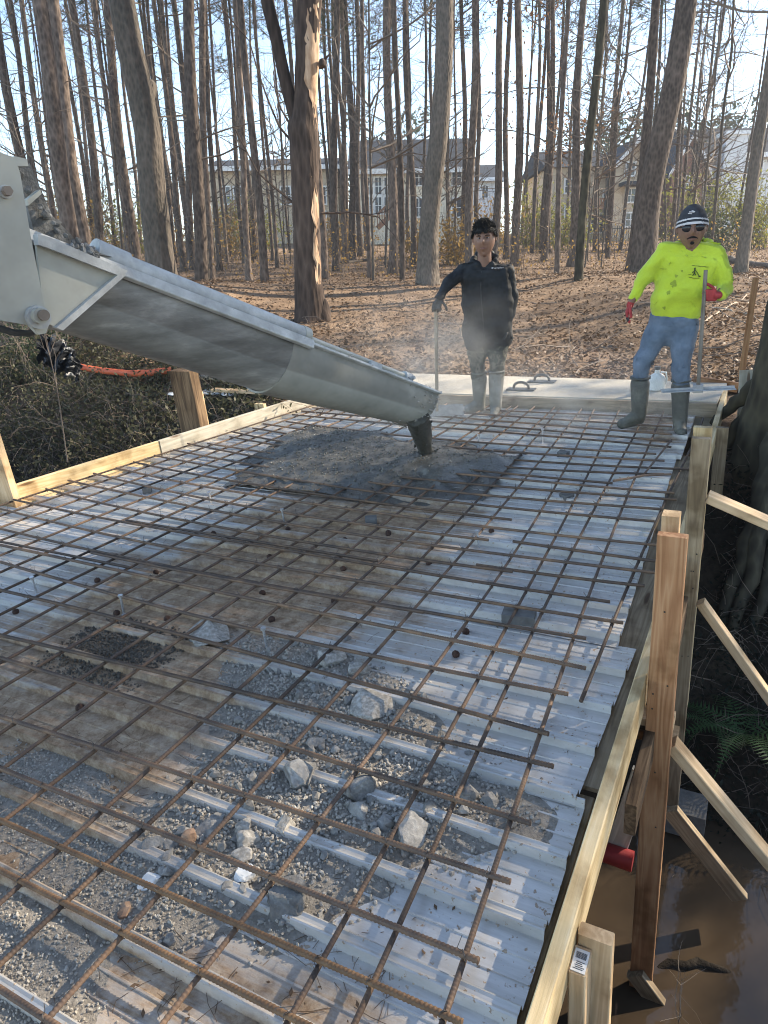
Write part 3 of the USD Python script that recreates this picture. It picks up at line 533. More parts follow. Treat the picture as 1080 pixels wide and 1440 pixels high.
pp = np.stack([np.interp(zz, pts[:, 2], pts[:, k]) for k in range(3)], 1); build(trunk_mesh(pp, np.interp(zz, pts[:, 2], rad), 16, .12, 5, 0), 'fork', 'dead_bark', sn, smooth=True)
# a strip of peeled wood that stands proud of the bark on the right
def shell(path, x_off, wpx, th, seed, name):
    r_ = np.random.default_rng(seed); V = []; n = len(path)
    for k, (x, y, ww, rw) in enumerate(path):
        c = W(x, y, SY); s = sd_ / FPX; R = rw * s / 2 * 1.035
        for a in np.linspace(ww[0], ww[1], 9) + r_.normal(size=1) * .06: V.append(c + np.array([math.sin(a) * R, -math.cos(a) * R, 0]) * (1 + .03 * r_.normal()))
    f = [[k * 9 + m_, (k * 9 + m_ + 1), (k + 1) * 9 + m_ + 1, (k + 1) * 9 + m_] for k in range(n - 1) for m_ in range(8)]; f = np.array(f)
    build((np.array(V), np.vstack([f[:, [0, 1, 2]], f[:, [0, 2, 3]]])), name, 'bare_wood', sn, smooth=True)
pth = []
for y in np.linspace(-120, 196, 40):
    x = np.interp(y, [-140, -70, 0, 50, 90, 130, 160, 200], [438, 437, 435, 433, 431, 430, 428, 427]); ww = np.interp(y, [-140, 0, 160, 200], [23, 28, 30, 35])
    lo = np.interp(y, [-120, 0, 120, 150, 196], [.1, -.1, .0, .75, .9]); pth.append((x, y, (lo, 1.9), ww))
shell(pth, 0, 0, 0, 3, 'peeled_wood')
pth = [(np.interp(y, [170, 250, 440], [425, 429, 436]), y, (.55 + .1 * math.sin(y * .1), 1.15 + .12 * math.sin(y * .07)), 34.5) for y in np.linspace(250, 400, 16)]
shell(pth, 0, 0, 0, 4, 'bare_streak')
g = G(); v, f = rock(W(452, 90, SY - .1), (.12, .12, .16), 3, 1); g.add(v, f); twigs(g, W(446, 90, SY), (1, -.3, .1), .25, .03, 0, rng, sides=6); build(g, 'broken_stub', 'dead_bark', sn)
g = G()
for (x, y, dx, dz, L) in ((415, 205, -1, .9, 1.7), (412, 285, -1, .55, 1.5), (424, 195, -.9, .9, 1.2), (452, 300, 1, .1, 1.0)): twigs(g, W(x, y, SY + .1), (dx, .2, dz), L, .02, 2, rng, sides=4)
build(g, 'dead_branches', 'dead_bark', sn, kind='stuff')
g = G(); v, f = rock(sb + np.array([.16, -.06, .16]), (.34, .3, .6), 9, 2); g.add(v, f); build(g, 'burl', 'dead_bark', sn, smooth=True)

# distant thin pines that fill the gaps (nothing tells them apart)
r2 = np.random.default_rng(4)
for k in range(62):
    x = r2.uniform(-10, 1085) if k > 25 else r2.uniform(-10, 520); dep = r2.uniform(36, 50); dia = r2.uniform(.14, .30); xb = x; xt = 604 + (x - 604) * r2.uniform(1.08, 1.16) - (604 - x) * .0 + r2.normal() * 5
    tree('distant thin pine trunk deep in the wood', xt, (xb, 345), dia * FPX / dep, dep, group='distant thin pines deep in the wood', stubs=2, sides=6, dens=.5, crown_from=.5)
# bare saplings and the twisted pine on the right
tree('twisted pine with curved trunk and sparse needles right of the mossy pine', 888, (857, 326), 7, 33, bend=[(886, 20), (882, 70), (879, 100), (871, 125), (867, 155), (865, 200), (860, 290)], H=13, crown_from=.35, dens=1.3)
tree('bent sapling with fine bare crown, left of the tall bare sapling', 1012, (988, 300), 4, 24, kind='bare', name='bare_sapling', bend=[(1010, 60), (1004, 130), (998, 200), (992, 260)], H=9.5, crown_from=.3, stubs=10, skin='grey_bark')
tree('tall wavy bare sapling in front of the pale chimney house', 1036, (1008, 290), 5, 23, kind='bare', name='bare_sapling', bend=[(1031, 20), (1028, 80), (1018, 150), (1012, 220)], H=12, crown_from=.4, stubs=10, skin='grey_bark')
tree('forked grey trunk leaning left at the right edge beside the white house', 1090, (1048, 338), 17, 19, kind='bare', name='hardwood_tree', bend=[(1082, 100), (1074, 150), (1064, 210), (1055, 280)], skin='grey_bark', H=16, stubs=5, crown_from=.3)
r3 = np.random.default_rng(9)
for k in range(30):
    x = r3.uniform(0, 1080); dep = r3.uniform(19, 42)
    tree('slim leafless sapling among the pines', x + (x - 604) * .06 + r3.normal() * 14, (x, 345), r3.uniform(.05, .085) * FPX / dep, dep, kind='bare', name='bare_sapling', group='leafless saplings among the pines', H=r3.uniform(6, 12), crown_from=.25, stubs=5, skin='grey_bark', sides=6, dens=.6)
# the wood goes on out of the frame on the sunny side; its crowns shade the deck
r4 = np.random.default_rng(21)
for k, (x, y) in enumerate([(9.5, 7.5), (12.4, 9.9), (15, 7), (19, 18.5), (13.5, 1.5), (11, 4.6), (18.6, 11), (18, 4.5), (23, 12.5), (22, 6.5), (28, 16), (16.2, 9.6)]):
    b = np.array([x, y, 0.0]); b[2] = terrain(x, y, False); t = thing('pine_tree', 'pine standing to the right of the bridge outside the picture', 'tree', b, group='pines right of the bridge outside the picture')
    hs = np.linspace(0, 1, 14) * r4.uniform(15, 21); pts = b + np.stack([np.sin(hs * .3 + k) * .1, np.cos(hs * .3 + k) * .1, hs], 1); rr_ = .17 * (1 - .75 * hs / hs[-1])
    build(trunk_mesh(pts, rr_, 10, .06, k, .5), 'trunk', 'pine_bark', t, smooth=True); g, gl, tips = G(), G(), []
    for _ in range(34):
        h = hs[-1] * r4.uniform(.28, 1.0); a = r4.uniform(0, 6.3); L = (1.15 - h / hs[-1]) * hs[-1] * .2 + .5
        p_ = np.array([np.interp(h, hs, pts[:, c_]) for c_ in range(3)]); q2 = twigs(g, p_, (math.cos(a), math.sin(a), r4.uniform(.0, .5)), L, .035, 1, r4)
        for q_ in q2[1:]: tips += [q_ + r4.normal(size=3) * .3 for _ in range(4)]
    needles(gl, np.array(tips), .32, r4, 14); build(gl, 'crown', 'pine_needles', t); build(g, 'branches', 'twig', t, kind='stuff')

# big tree on the right bank, its roots run down to the creek
rb = at(1114, 575, .15); RB = D(rb)
big = thing('bank_tree', 'big dark mossy tree with spreading roots at the right edge', 'tree', RB)
hs = np.linspace(-.6, 13, 90); pts = RB + hs[:, None] * np.array([.03, .02, 1]); rr_ = .27 * (1 - .04 * np.maximum(hs, 0)) + 0
build(trunk_mesh(pts, rr_, 40, .16, 12, .35), 'trunk', 'mossy_bark', big, smooth=True)
r5 = np.random.default_rng(8)
for k, (px, py, z, r) in enumerate(((1012, 640, -.30, .085), (1022, 690, -.55, .10), (1040, 760, -.85, .10), (1005, 905, -1.15, .05), (1030, 900, -1.1, .055), (1078, 800, -.9, .12), (1062, 900, -1.1, .05), (1000, 596, -.05, .05), (1015, 930, -1.3, .045))):
    e = D(at(px, py, z)); a = RB + np.array([-.05, -.1, .35]); mid = (a * .45 + e * .55) + np.array([.02, -.06, .18]); ts = np.linspace(0, 1, 16)[:, None]
    pts = (1 - ts) ** 2 * a + 2 * ts * (1 - ts) * mid + ts ** 2 * e; pts[:, :2] += r5.normal(size=(16, 2)) * .012
    build(trunk_mesh(pts, np.linspace(.11, r * .55, 16), 12, .2, k + 40, 0), 'root', 'mossy_bark', big, smooth=True)
g = G()
for k in range(14): a = r5.uniform(0, 6.3); twigs(g, RB + np.array([.1, .1, r5.uniform(4, 12)]), (math.cos(a), math.sin(a), .5), 3, .05, 2, r5)
build(g, 'branches', 'twig', big, kind='stuff')
# the wood behind the viewer: it is mirrored in the sheets and dims the sky there
for k, (x, y) in enumerate([(-9, -6), (-5.5, -9), (-1, -8), (3, -9.5), (6.5, -6.5), (9, -10), (-13, -10), (-3, -14), (2, -15), (12, -4), (-14, -3), (-8, -13), (7, -14), (-16, 3), (-14, 8)]):
    b = np.array([x, y, 0.0]); b[2] = terrain(x, y, False); t = thing('pine_tree', 'pine standing behind the viewer outside the picture', 'tree', b, group='pines behind the viewer outside the picture')
    hs = np.linspace(0, 1, 12) * r4.uniform(15, 21); pts = b + np.stack([hs * 0, hs * 0, hs], 1); build(trunk_mesh(pts, .18 * (1 - .75 * hs / hs[-1]), 8, .05, k, .5), 'trunk', 'pine_bark', t, smooth=True); g, gl, tips = G(), G(), []
    for _ in range(22):
        h = hs[-1] * r4.uniform(.3, 1.0); a = r4.uniform(0, 6.3); L = (1.15 - h / hs[-1]) * hs[-1] * .2 + .5; q2 = twigs(g, b + np.array([0, 0, h]), (math.cos(a), math.sin(a), r4.uniform(.0, .5)), L, .035, 1, r4)
        for q_ in q2[1:]: tips += [q_ + r4.normal(size=3) * .3 for _ in range(4)]
    needles(gl, np.array(tips), .34, r4, 12); build(gl, 'crown', 'pine_needles', t); build(g, 'branches', 'twig', t, kind='stuff')

# ---------------------------------------------------------------- the bridge deck: ribbed galvanised sheets
TILE = dict(A=(0, 1140), B=(300, 1140), C=(600, 1140), D=(0, 860), E=(300, 860), F=(600, 860), G=(0, 600), H=(250, 550), I=(250, 700), J=(500, 560), K=(500, 720), L=(740, 540), M=(740, 700))
def trace(s, z):                           # survey of the bars: points read off in 13 fields of the deck
    out = []
    for tok in s.split():
        if tok in TILE: o = TILE[tok]; continue
        a, b = map(float, tok.split(',')); out.append(at(o[0] + a / 3.6, o[1] + b / 3.6, z))
    return np.array(out)
def poly_mask(pts, xd, yd, soft=.06):      # ~1 inside a deck polygon, soft edge
    import shapely
    pg = shapely.Polygon(pts); p_ = shapely.points(np.c_[xd, yd]); d = shapely.distance(p_, pg.exterior); ins = shapely.contains(pg, p_)
    return np.clip(.5 + np.where(ins, d, -d) / (2 * soft), 0, 1)
PITCH = .2475
def profile(y0, y1):
    """(y, z) along the bridge: ribs stand on flat pans, each pan has two low beads"""
    ys = [y0]; zs = [0.0]; k0 = math.floor((y0 - 1.062) / PITCH)
    for k in range(k0, k0 + 60):
        c = 1.062 + k * PITCH
        for dy, z in ((-.012, 0), (-.005, .030), (.000, .0325), (.008, .029), (.018, .029), (.026, .0325), (.031, .030), (.038, 0), (.100, 0), (.102, .0042), (.108, .0042), (.110, 0), (.164, 0), (.166, .0042), (.172, .0042), (.175, 0)):
            if y0 + .004 < c + dy < y1 - .004: ys.append(c + dy); zs.append(z)
    ys.append(y1); zs.append(0.0)
    return np.array(ys), np.array(zs)
def pxpoly(s, z=0.0): return [tuple(at(*map(float, t.split(',')), z)[:2]) for t in s.split()]
SOIL = [(pxpoly('-600,1600 -600,760 100,740 420,660 720,690 730,800 660,1000 600,1200 600,1600'), .17, .6), (pxpoly('-200,1500 -200,900 60,870 160,800 300,740 420,690 520,700 620,720 640,790 560,850 430,960 400,1010 300,1140 320,1290 420,1440'), .66, .4), (pxpoly('-50,1040 200,960 330,1010 250,1130 100,1250 -50,1200'), .30, .2), (pxpoly('100,860 260,800 400,770 520,800 380,900 300,980 120,960'), .22, .15),
        (pxpoly('420,670 720,690 690,750 500,740 430,720'), .3, .12), (pxpoly('560,870 640,880 640,930 560,930'), .25, .06), (pxpoly('590,1010 730,1040 700,1080 580,1060'), .22, .08), (pxpoly('430,1330 520,1400 470,1500 350,1440'), .2, .1), (pxpoly('900,660 960,640 1000,570 880,575'), .3, .15), (pxpoly('620,560 1000,560 960,640 700,620'), .34, .2)]
DUST = [(pxpoly('330,900 560,950 640,1090 720,1130 620,1190 450,1270 380,1310 250,1300 180,1200 230,1130 330,1010'), .5, .16), (pxpoly('-60,1290 60,1250 110,1330 90,1450 -60,1450'), .5, .12), (pxpoly('70,1170 250,1200 290,1260 230,1290 60,1240'), .4, .08), (pxpoly('330,640 420,600 640,640 720,660 690,700 440,710'), .3, .2)]
def sheet(y0, y1, xr0, xr1, z, label, xl=None):
    ys, zs = profile(y0, y1); n = 96; V, LP = [], []; r_ = np.random.default_rng(int(y0 * 100))
    for y, zz in zip(ys, zs):
        xl_ = lboard(y) + .03; xr = xr0 + (xr1 - xr0) * (y - y0) / (y1 - y0); xs = xr + (xl_ - xr) * np.linspace(0, 1, n) ** 1.15
        V.append(np.c_[xs, np.full(n, y), np.full(n, zz + z)])
    V = np.vstack(V); soil, dust = np.zeros(len(V)) - .05, np.zeros(len(V))
    for pg, a, s in SOIL: soil += a * poly_mask(pg, V[:, 0], V[:, 1], s)
    for pg, a, s in DUST: dust += a * poly_mask(pg, V[:, 0], V[:, 1], s)
    soil += .16 * fbm(np.c_[V[:, 0] * 1.4, V[:, 1] * 3.4, V[:, 0] * 0], 4, 5)
    low = (V[:, 2] - z) < .002; top = V[:, 2] - z > .02; soil += np.where(low, .05, np.where(top, -.26, -.06)); dust *= np.where(top, .35, 1.0); LPv = V.copy()
    V[:, 2] += .0045 * fbm(np.c_[V[:, 0] * 2.2, V[:, 1] * 2.2, V[:, 0] * 0], 3, 9)
    i, j = np.meshgrid(np.arange(len(ys) - 1), np.arange(n - 1), indexing='ij')
    q = np.stack([i * n + j, (i + 1) * n + j, (i + 1) * n + j + 1, i * n + j + 1], -1).reshape(-1, 4)
    g = G(); g.add(D(V), np.vstack([q[:, [0, 1, 2]], q[:, [0, 2, 3]]]), LPv)
    build(g, 'metal_deck_sheet', 'galvanised', lp=True, attrs={'soil': soil, 'dust': dust}, label=label, cat='metal sheet', base=D([-2.2, (y0 + y1) / 2, 0]))
sheet(.05, 1.815, -.362, -.385, 0, 'nearest ribbed galvanised deck sheet, grey rubble and brown soil on it')
sheet(1.785, 2.758, -.415, -.385, .004, 'second ribbed galvanised deck sheet, its right edge sticks out furthest')
sheet(2.735, 5.30, -.46, -.53, .008, 'third ribbed galvanised deck sheet, blue white at its right edge')
sheet(5.28, 6.46, -.50, -.52, .004, 'farthest ribbed galvanised deck sheet under the two men')

# ---------------------------------------------------------------- form boards, posts and braces
def lumber(name, label, mat_, p0, p1, w, h, up, cat='board', group=None, ch=.003, n=6, warp=0.0, deck=True):
    g = G(); p0, p1, up = np.asarray(p0, float), np.asarray(p1, float), np.asarray(up, float)
    if deck: p0, p1, up = D(p0), D(p1), D(up)
    beam(g, p0, p1, w, h, up, ch, n, warp); return build(g, name, mat_, lp=True, label=label, cat=cat, group=group, base=p0)
Z = (0, 0, 1)
def lb(y, dx=0, z=0): return (lboard(y) - .02 + dx, y, z)
YJ = at(217, 640, 0)[1]
lumber('form_board', 'yellow new form board along the left edge of the deck', 'yellow_pine', lb(.4, 0, .065), lb(YJ, 0, .065), .038, .150, Z)
lumber('form_board', 'grey weathered form board at the far left, beyond the yellow one', 'grey_board', lb(YJ + .004, .006, .065), lb(6.46, 0, .068), .038, .158, Z)
lumber('form_ledger', 'pale plank lying flat at the foot of the yellow form board', 'yellow_pine', lb(2.2, .09, .011), lb(4.36, .085, .011), .16, .018, Z)
lumber('form_board', 'long yellow form board lit on its top along the right edge of the deck', 'yellow_pine', (-.322, .2, .035), (-.322, 4.3, .035), .042, .16, Z, n=10, warp=.01)
lumber('form_board', 'narrow sunlit form board at the far right, beyond the taller post', 'yellow_pine', (-.322, 4.31, .04), (-.33, 6.9, .04), .04, .15, Z)
lumber('deck_plank', 'wide bare plank with wavy grain beside the sheets, inside the right form board', 'treated_pine', (-.44, 1.9, -.012), (-.44, 5.4, -.016), .20, .018, Z)
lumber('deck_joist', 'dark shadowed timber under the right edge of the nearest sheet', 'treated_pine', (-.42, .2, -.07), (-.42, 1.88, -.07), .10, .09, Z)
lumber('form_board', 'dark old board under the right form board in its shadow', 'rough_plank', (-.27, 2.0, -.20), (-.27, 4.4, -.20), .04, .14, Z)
# right hand posts
def post(label, mat_, x0, x1, y, z1, z0, th=.038, name='timber_post', lean=0.0, cat='post'):
    return lumber(name, label, mat_, ((x0 + x1) / 2, y, z0), ((x0 + x1) / 2 + lean, y, z1), x1 - x0, th, (0, 1, 0), cat)
a = at(925, 750, .74); yA = 2.43
pA0, pA1 = aty(925, 752, yA), aty(968, 752, yA); zA = (pA0[2] + pA1[2]) / 2
post('tall reddish timber post nearest the camera, right of the deck', 'red_fir', pA0[0], pA1[0], yA, zA, -1.75)
yB = 3.55; pB0, pB1 = aty(973, 615, yB), aty(1000, 615, yB); zB = pB0[2]
post('greyish brown timber post with knots behind the reddish one', 'treated_pine', pB0[0], pB1[0], yB, zB, -1.62)
p = aty(985, 600, 3.66); post('stub of a post just showing behind the greyish brown post', 'yellow_pine', p[0] - .03, p[0] + .055, 3.66, p[2], -.9)
p = aty(948, 740, 2.56); post('pale yellow stub of a post behind the reddish post', 'pale_pine', aty(931, 735, 2.56)[0], aty(956, 735, 2.56)[0], 2.56, aty(945, 722, 2.56)[2], -.6, .06)
# short double stud at the bottom
yC = 1.30; c0, c1 = aty(805, 1318, yC), aty(868, 1330, yC)
post('short upright stud outside the right form board at the bottom of the photo', 'pale_pine', -.292, -.292 + .088, 1.335, c0[2], -1.7, .04)
pC = post('short upright stud with a white sticker on its cut top', 'pale_pine', -.296, -.296 + .044, 1.27, c0[2] - .035, -1.7, .078)
# the sticker with a printed bar code field, on the sloping top
g = G(); o = D([-.274, 1.268, c0[2] - .0335]); ex, ey = D([1, 0, 0]), D([0, 1, 0])
def label_quad(o, ex, ey, hw, hh, th=.0008):
    g = G(); box(g, o, (hw, hh, th), np.array([ex, ey, np.cross(ex, ey)])); return g
simple('label_white', [(.3, (.62, .62, .60)), (.7, (.74, .74, .72))], scale=30, rough=.5)
simple('print_black', [(.3, (.03, .03, .03)), (.7, (.05, .05, .05))], scale=30, rough=.6)
st = build(label_quad(o, ex, ey, .0185, .032), 'sticker', 'label_white', '/World', label='white printed sticker on the top of the short stud', cat='sticker', base=o)
g = G(); r_ = np.random.default_rng(2)
for k in range(16): box(g, o + ex * (-.013 + k * .00172) + ey * .014 + DUP * .0011, (r_.uniform(.0003, .0007), .009, .0004), np.array([ex, ey, DUP]))
for k in range(5): box(g, o + ex * r_.uniform(-.003, .003) + ey * (-.004 - k * .005) + DUP * .0011, (r_.uniform(.007, .013), .0008, .0004), np.array([ex, ey, DUP]))
ORG[st] = o; build(g, 'print', 'print_black', st)
# braces run from the posts down to the bank
def brace(label, mat_, a0, a1, y, th=.038, w=None, name='brace', dy1=0.0):
    (t0, b0), (t1, b1) = a0, a1
    p0 = (aty(*t0, y) + aty(*b0, y)) / 2; p1 = (aty(*t1, y + dy1) + aty(*b1, y + dy1)) / 2
    w = w or np.linalg.norm(aty(*t0, y) - aty(*b0, y)) * .8
    up = np.cross(unit(p1 - p0), (0, 1, 0)); up = up if up[2] > 0 else -up
    e = p1 + (p1 - p0) * .25
    return lumber(name, label, mat_, p0, e, w, th, (0, 1, 0), 'brace')
brace('long sloping brace nailed to the reddish post, sunlit on top', 'pale_pine', ((944, 1030), (944, 1058)), ((1080, 1182), (1080, 1232)), 2.47, .07, .045)
brace('highest brace from the greyish brown post to the right', 'pale_pine', ((995, 690), (995, 706)), ((1080, 727), (1080, 743)), 3.60, .09, .04)
brace('steep middle brace from the greyish brown post to the right bank', 'pale_pine', ((985, 834), (985, 858)), ((1080, 966), (1080, 992)), 3.58, .06, .045)
def short_brace(label, p0, p1, y0, y1, w, th):
    a, b = aty(*p0, y0), aty(*p1, y1); lumber('brace', label, 'treated_pine', a, b, w, th, (0, 1, 0), 'brace')
short_brace('short low brace whose foot stands in the water', (942, 1138), (1040, 1262), 3.0, 3.05, .085, .04)
short_brace('lowest brace at the bottom edge of the photo', (893, 1368), (990, 1500), 2.40, 2.40, .085, .04)
# things under the edge of the deck
lumber('crosspiece', 'short timber sticking out under the right form board above the leaning board', 'pale_pine', (-.42, 2.50, -.13), (-.19, 2.50, -.13), .09, .04, Z, 'timber')
lumber('crosspiece', 'lower short timber under the right form board near the leaning board', 'treated_pine', (-.5, 2.62, -.30), (-.18, 2.62, -.30), .09, .05, Z, 'timber')
a, b = aty(905, 1085, 2.75), aty(862, 1205, 2.75); lumber('leaning_board', 'grey board leaning under the deck behind the reddish post', 'grey_board', a, b, .10, .03, (0, 1, 0), 'board')
a, b = aty(850, 1198, 2.70), aty(884, 1210, 2.70); v, f = tube(D([a, b + np.array([.02, 0, 0])]), .05, 16); build((v, f), 'red_pipe_end', 'red_plastic', label='red plastic pipe end under the deck edge', cat='pipe', base=D(a), smooth=40)
a, b = aty(898, 1085, 2.9), aty(880, 1150, 2.9); v, f = tube(D([a, b]), .02, 10); build((v, f), 'black_pipe', 'rubber_black', label='black pipe end under the deck beside the leaning board', cat='pipe', base=D(a), smooth=40)
c = aty(955, 1212, 3.52); g = G(); box(g, D([c[0] - .02, 3.6, -1.66]), (.14, .10, .09), M.T); build(g, 'concrete_block', 'block_grey', label='concrete block in the water under the greyish brown post', cat='block', base=D([c[0], 3.6, -1.66]))
simple('nail_dark', [(.3, (.03, .025, .02)), (.7, (.07, .06, .05))], scale=30, rough=.5, metallic=.5)
def nails(x0, x1, y, zs, n=1, seed=0):
    g = G(); r_ = np.random.default_rng(seed)
    for z in zs:
        for _ in range(n): x = r_.uniform(x0 + .015, x1 - .015); g.add(*tube(D([(x, y + .003, z), (x, y - .002, z)]), .0035, 8)); z += r_.normal() * .012
    return g
build(nails(pA0[0], pA1[0], yA - .019, (.05, .10, -.02, -.33, -.62, .42), 1, 3), 'nail_heads', 'nail_dark', '/World/timber_post', kind='stuff')
build(nails(pB0[0], pB1[0], yB - .019, (.12, .02, -.08, -.5), 2, 4), 'nail_heads', 'nail_dark', '/World/timber_post_001', kind='stuff')
# left posts
p = at(262, 606, .05); q_ = lb(p[1], -.06)
def lpost(label, mat_, px0, px1, pyt, y, th, zb=-1.3, off=-.06):
    base = np.array(lb(y, off)); t0, t1 = aty(px0, pyt, y), aty(px1, pyt, y); xm = (t0[0] + t1[0]) / 2
    lumber('timber_post', label, mat_, (xm, y, zb), (xm, y, t0[2]), abs(t1[0] - t0[0]) * 1.0, th, (0, 1, 0), 'post')
lpost('rough dark weathered post behind the left form board', 'rough_plank', 243, 272, 520, 5.0, .12)
lpost('pale new stake behind the rough dark post', 'pale_pine', 271, 283, 551, 5.12, .05)
lpost('pale post cut by the left edge of the photo', 'pale_pine', -32, -8, 600, 3.15, .06)
lpost('small pale stake end behind the grey form board', 'yellow_pine', 359, 372, 567, 5.95, .05)
lumber('loose_board', 'pale board lying beyond the far left corner of the deck', 'pale_pine', D(np.zeros(3)) * 0 + at(300, 548, .1), at(440, 556, .1), .09, .03, Z)
# far end: concrete slab of the approach and its form
s0, s1 = at(440, 566, 0), at(1012, 590, 0)
g = G(); poly = np.array([(-4.35, 6.47), (-.36, 6.47), (-.33, 7.15), (-4.15, 7.33)])
v = np.vstack([np.c_[poly, np.full(4, -.2)], np.c_[poly, np.full(4, .125)]]); f = [[4, 5, 6], [4, 6, 7]] + [t for k in range(4) for t in ([k, (k + 1) % 4, 4 + (k + 1) % 4], [k, 4 + (k + 1) % 4, 4 + k])]
build((D(v), np.array(f)), 'concrete_slab', 'slab_concrete', label='pale concrete slab at the far end of the deck', kind='structure')
lumber('end_form', 'grey brown board across the far end of the deck below the slab', 'plywood', (-4.3, 6.445, .055), (-.36, 6.445, .055), .03, .125, Z)
lumber('stake', 'short dark stake outside the far right form board', 'treated_pine', (-.27, 5.75, -.5), (-.27, 5.75, .12), .09, .04, (0, 1, 0), 'stake')
a = aty(1052, 545, 7.3); lumber('grade_stake', 'thin reddish board standing upright by the bank tree', 'red_fir', (aty(1043, 525, 6.9)[0], 6.9, aty(1043, 530, 6.9)[2]), (aty(1063, 390, 6.9)[0], 6.9, aty(1063, 390, 6.9)[2]), .05, .03, (0, 1, 0), 'stake')
a, b = aty(975, 535, 7.15), aty(1038, 545, 7.15); lumber('end_board', 'brown board on edge behind the tool of the man in yellow', 'red_fir', a, b, .03, .09, Z)
a = aty(1052, 592, 6.5); lumber('wide_plank', 'wide weathered plank standing on end against the bank tree', 'grey_board', a, aty(1056, 520, 6.6), .17, .04, (0, 1, 0), 'plank')

# ---------------------------------------------------------------- reinforcing bars: one tied mat, each bar a part of it
matx = thing('rebar_mat', 'rusty mat of crossing reinforcing bars tied over the metal deck', 'rebar mat', D([-2.2, 3, .06]))
TB = """A 0,900 230,1050
A 0,295 330,465 630,620 1000,810 B 0,850 360,1025 480,1080
A 0,45 300,175 520,280 820,405 1080,520 B 110,570 550,755 810,880 C 0,1005 180,1080
D 0,780 220,880 510,1005 A 730,85 1010,190 B 280,335 690,500 930,595 C 0,655 190,730 265,765
D 0,525 240,605 480,690 770,780 980,850 E 190,945 530,1050 B 890,165 C 0,220 330,325 425,360
D 0,225 170,290 400,355 530,400 760,475 1020,550 E 140,615 400,690 710,790 1040,890 F 140,945 430,1035 527,1070
D 0,120 320,200 560,250 700,280 920,340 E 100,400 320,445 560,505 880,580 F 90,650 260,690 530,755 643,780
G 0,830 130,865 300,895 450,935 590,970 D 800,85 920,120 E 280,235 480,285 690,345 1000,435 F 180,495 330,540 580,605 620,615
G 0,680 110,720 420,815 610,860 720,895 910,940 E 190,75 410,130 600,175 800,210 F 40,288 270,335 410,365 650,410 715,425
G 0,590 230,660 380,690 620,735 780,760 I 200,470 320,490 520,540 740,585 900,615 F 160,155 340,190 480,225 700,270 805,293
G 0,510 220,570 420,620 500,640 690,680 860,705 I 300,400 620,460 820,505 F 0,20 250,40 420,70 540,95 760,135 805,143
G 0,410 240,470 360,510 550,550 740,590 840,610 I 230,305 410,345 560,355 720,385 K 200,370 350,400 680,450 830,480 M 80,570 280,605 440,635 490,635
G 75,365 250,405 490,460 650,490 800,515 I 340,235 540,270 740,300 K 120,265 430,315 720,360 M 0,455 120,480 320,515 420,533
G 235,310 480,375 610,410 780,450 I 270,165 440,190 600,215 890,260 K 150,205 320,235 490,260 790,305
K 610,265 750,285 M 0,370 40,375 165,400 350,420 520,440 600,445
G 350,268 480,300 600,330 720,350 900,400 I 270,85 430,105 550,130 700,150 K 250,145 390,160 560,180 800,215 M 80,310 210,325 380,350 550,375 655,392
G 470,238 720,290 940,340 H 330,585 480,600 700,635 860,655 K 130,75 300,95 450,120 675,140
K 795,150 900,160 M 120,245 240,265 400,285 580,305 660,317
G 590,203 780,245 H 130,480 400,530 570,560 850,590 J 200,590 370,610 510,635 850,660 M 0,160 150,180 280,195 420,210 610,235 668,240
G 670,175 940,225 H 170,430 290,455 540,495 J 260,550 400,570 795,603
G 780,140 H 180,380 470,430 700,460 880,490 J 220,490 470,515 610,530 850,550 M 0,60 220,75 330,85 460,100 650,115
G 880,113 H 120,320 330,365 600,410 760,435 J 180,430 400,455 560,470 800,490 L 80,580 240,600 370,610 490,620 690,635
H 50,262 350,320 800,380 J 0,375 700,440 L 0,523 270,545 390,555 500,565 760,585
H 150,260 330,290 620,325 880,350 J 380,365 640,400 L 120,495 400,515 520,525 750,545
H 250,228 600,265 850,320 J 380,345 640,370 L 0,455 440,490
H 265,200 560,240 760,300 J 480,315 780,345 L 0,420 300,435 700,445
H 375,182 640,220 J 500,280 860,305 L 0,380 480,405 700,420 830,425
H 428,162 700,195 J 500,240 750,265 L 0,340 300,355 480,370 700,385
H 545,150 J 420,190 760,235 L 0,305 400,335 660,345
H 590,108 800,135 L 0,265 740,300
H 630,92 L 0,230 740,275
H 685,75 L 0,200 740,240
H 740,60 L 0,165 740,205
L -200,120 0,135 740,165"""
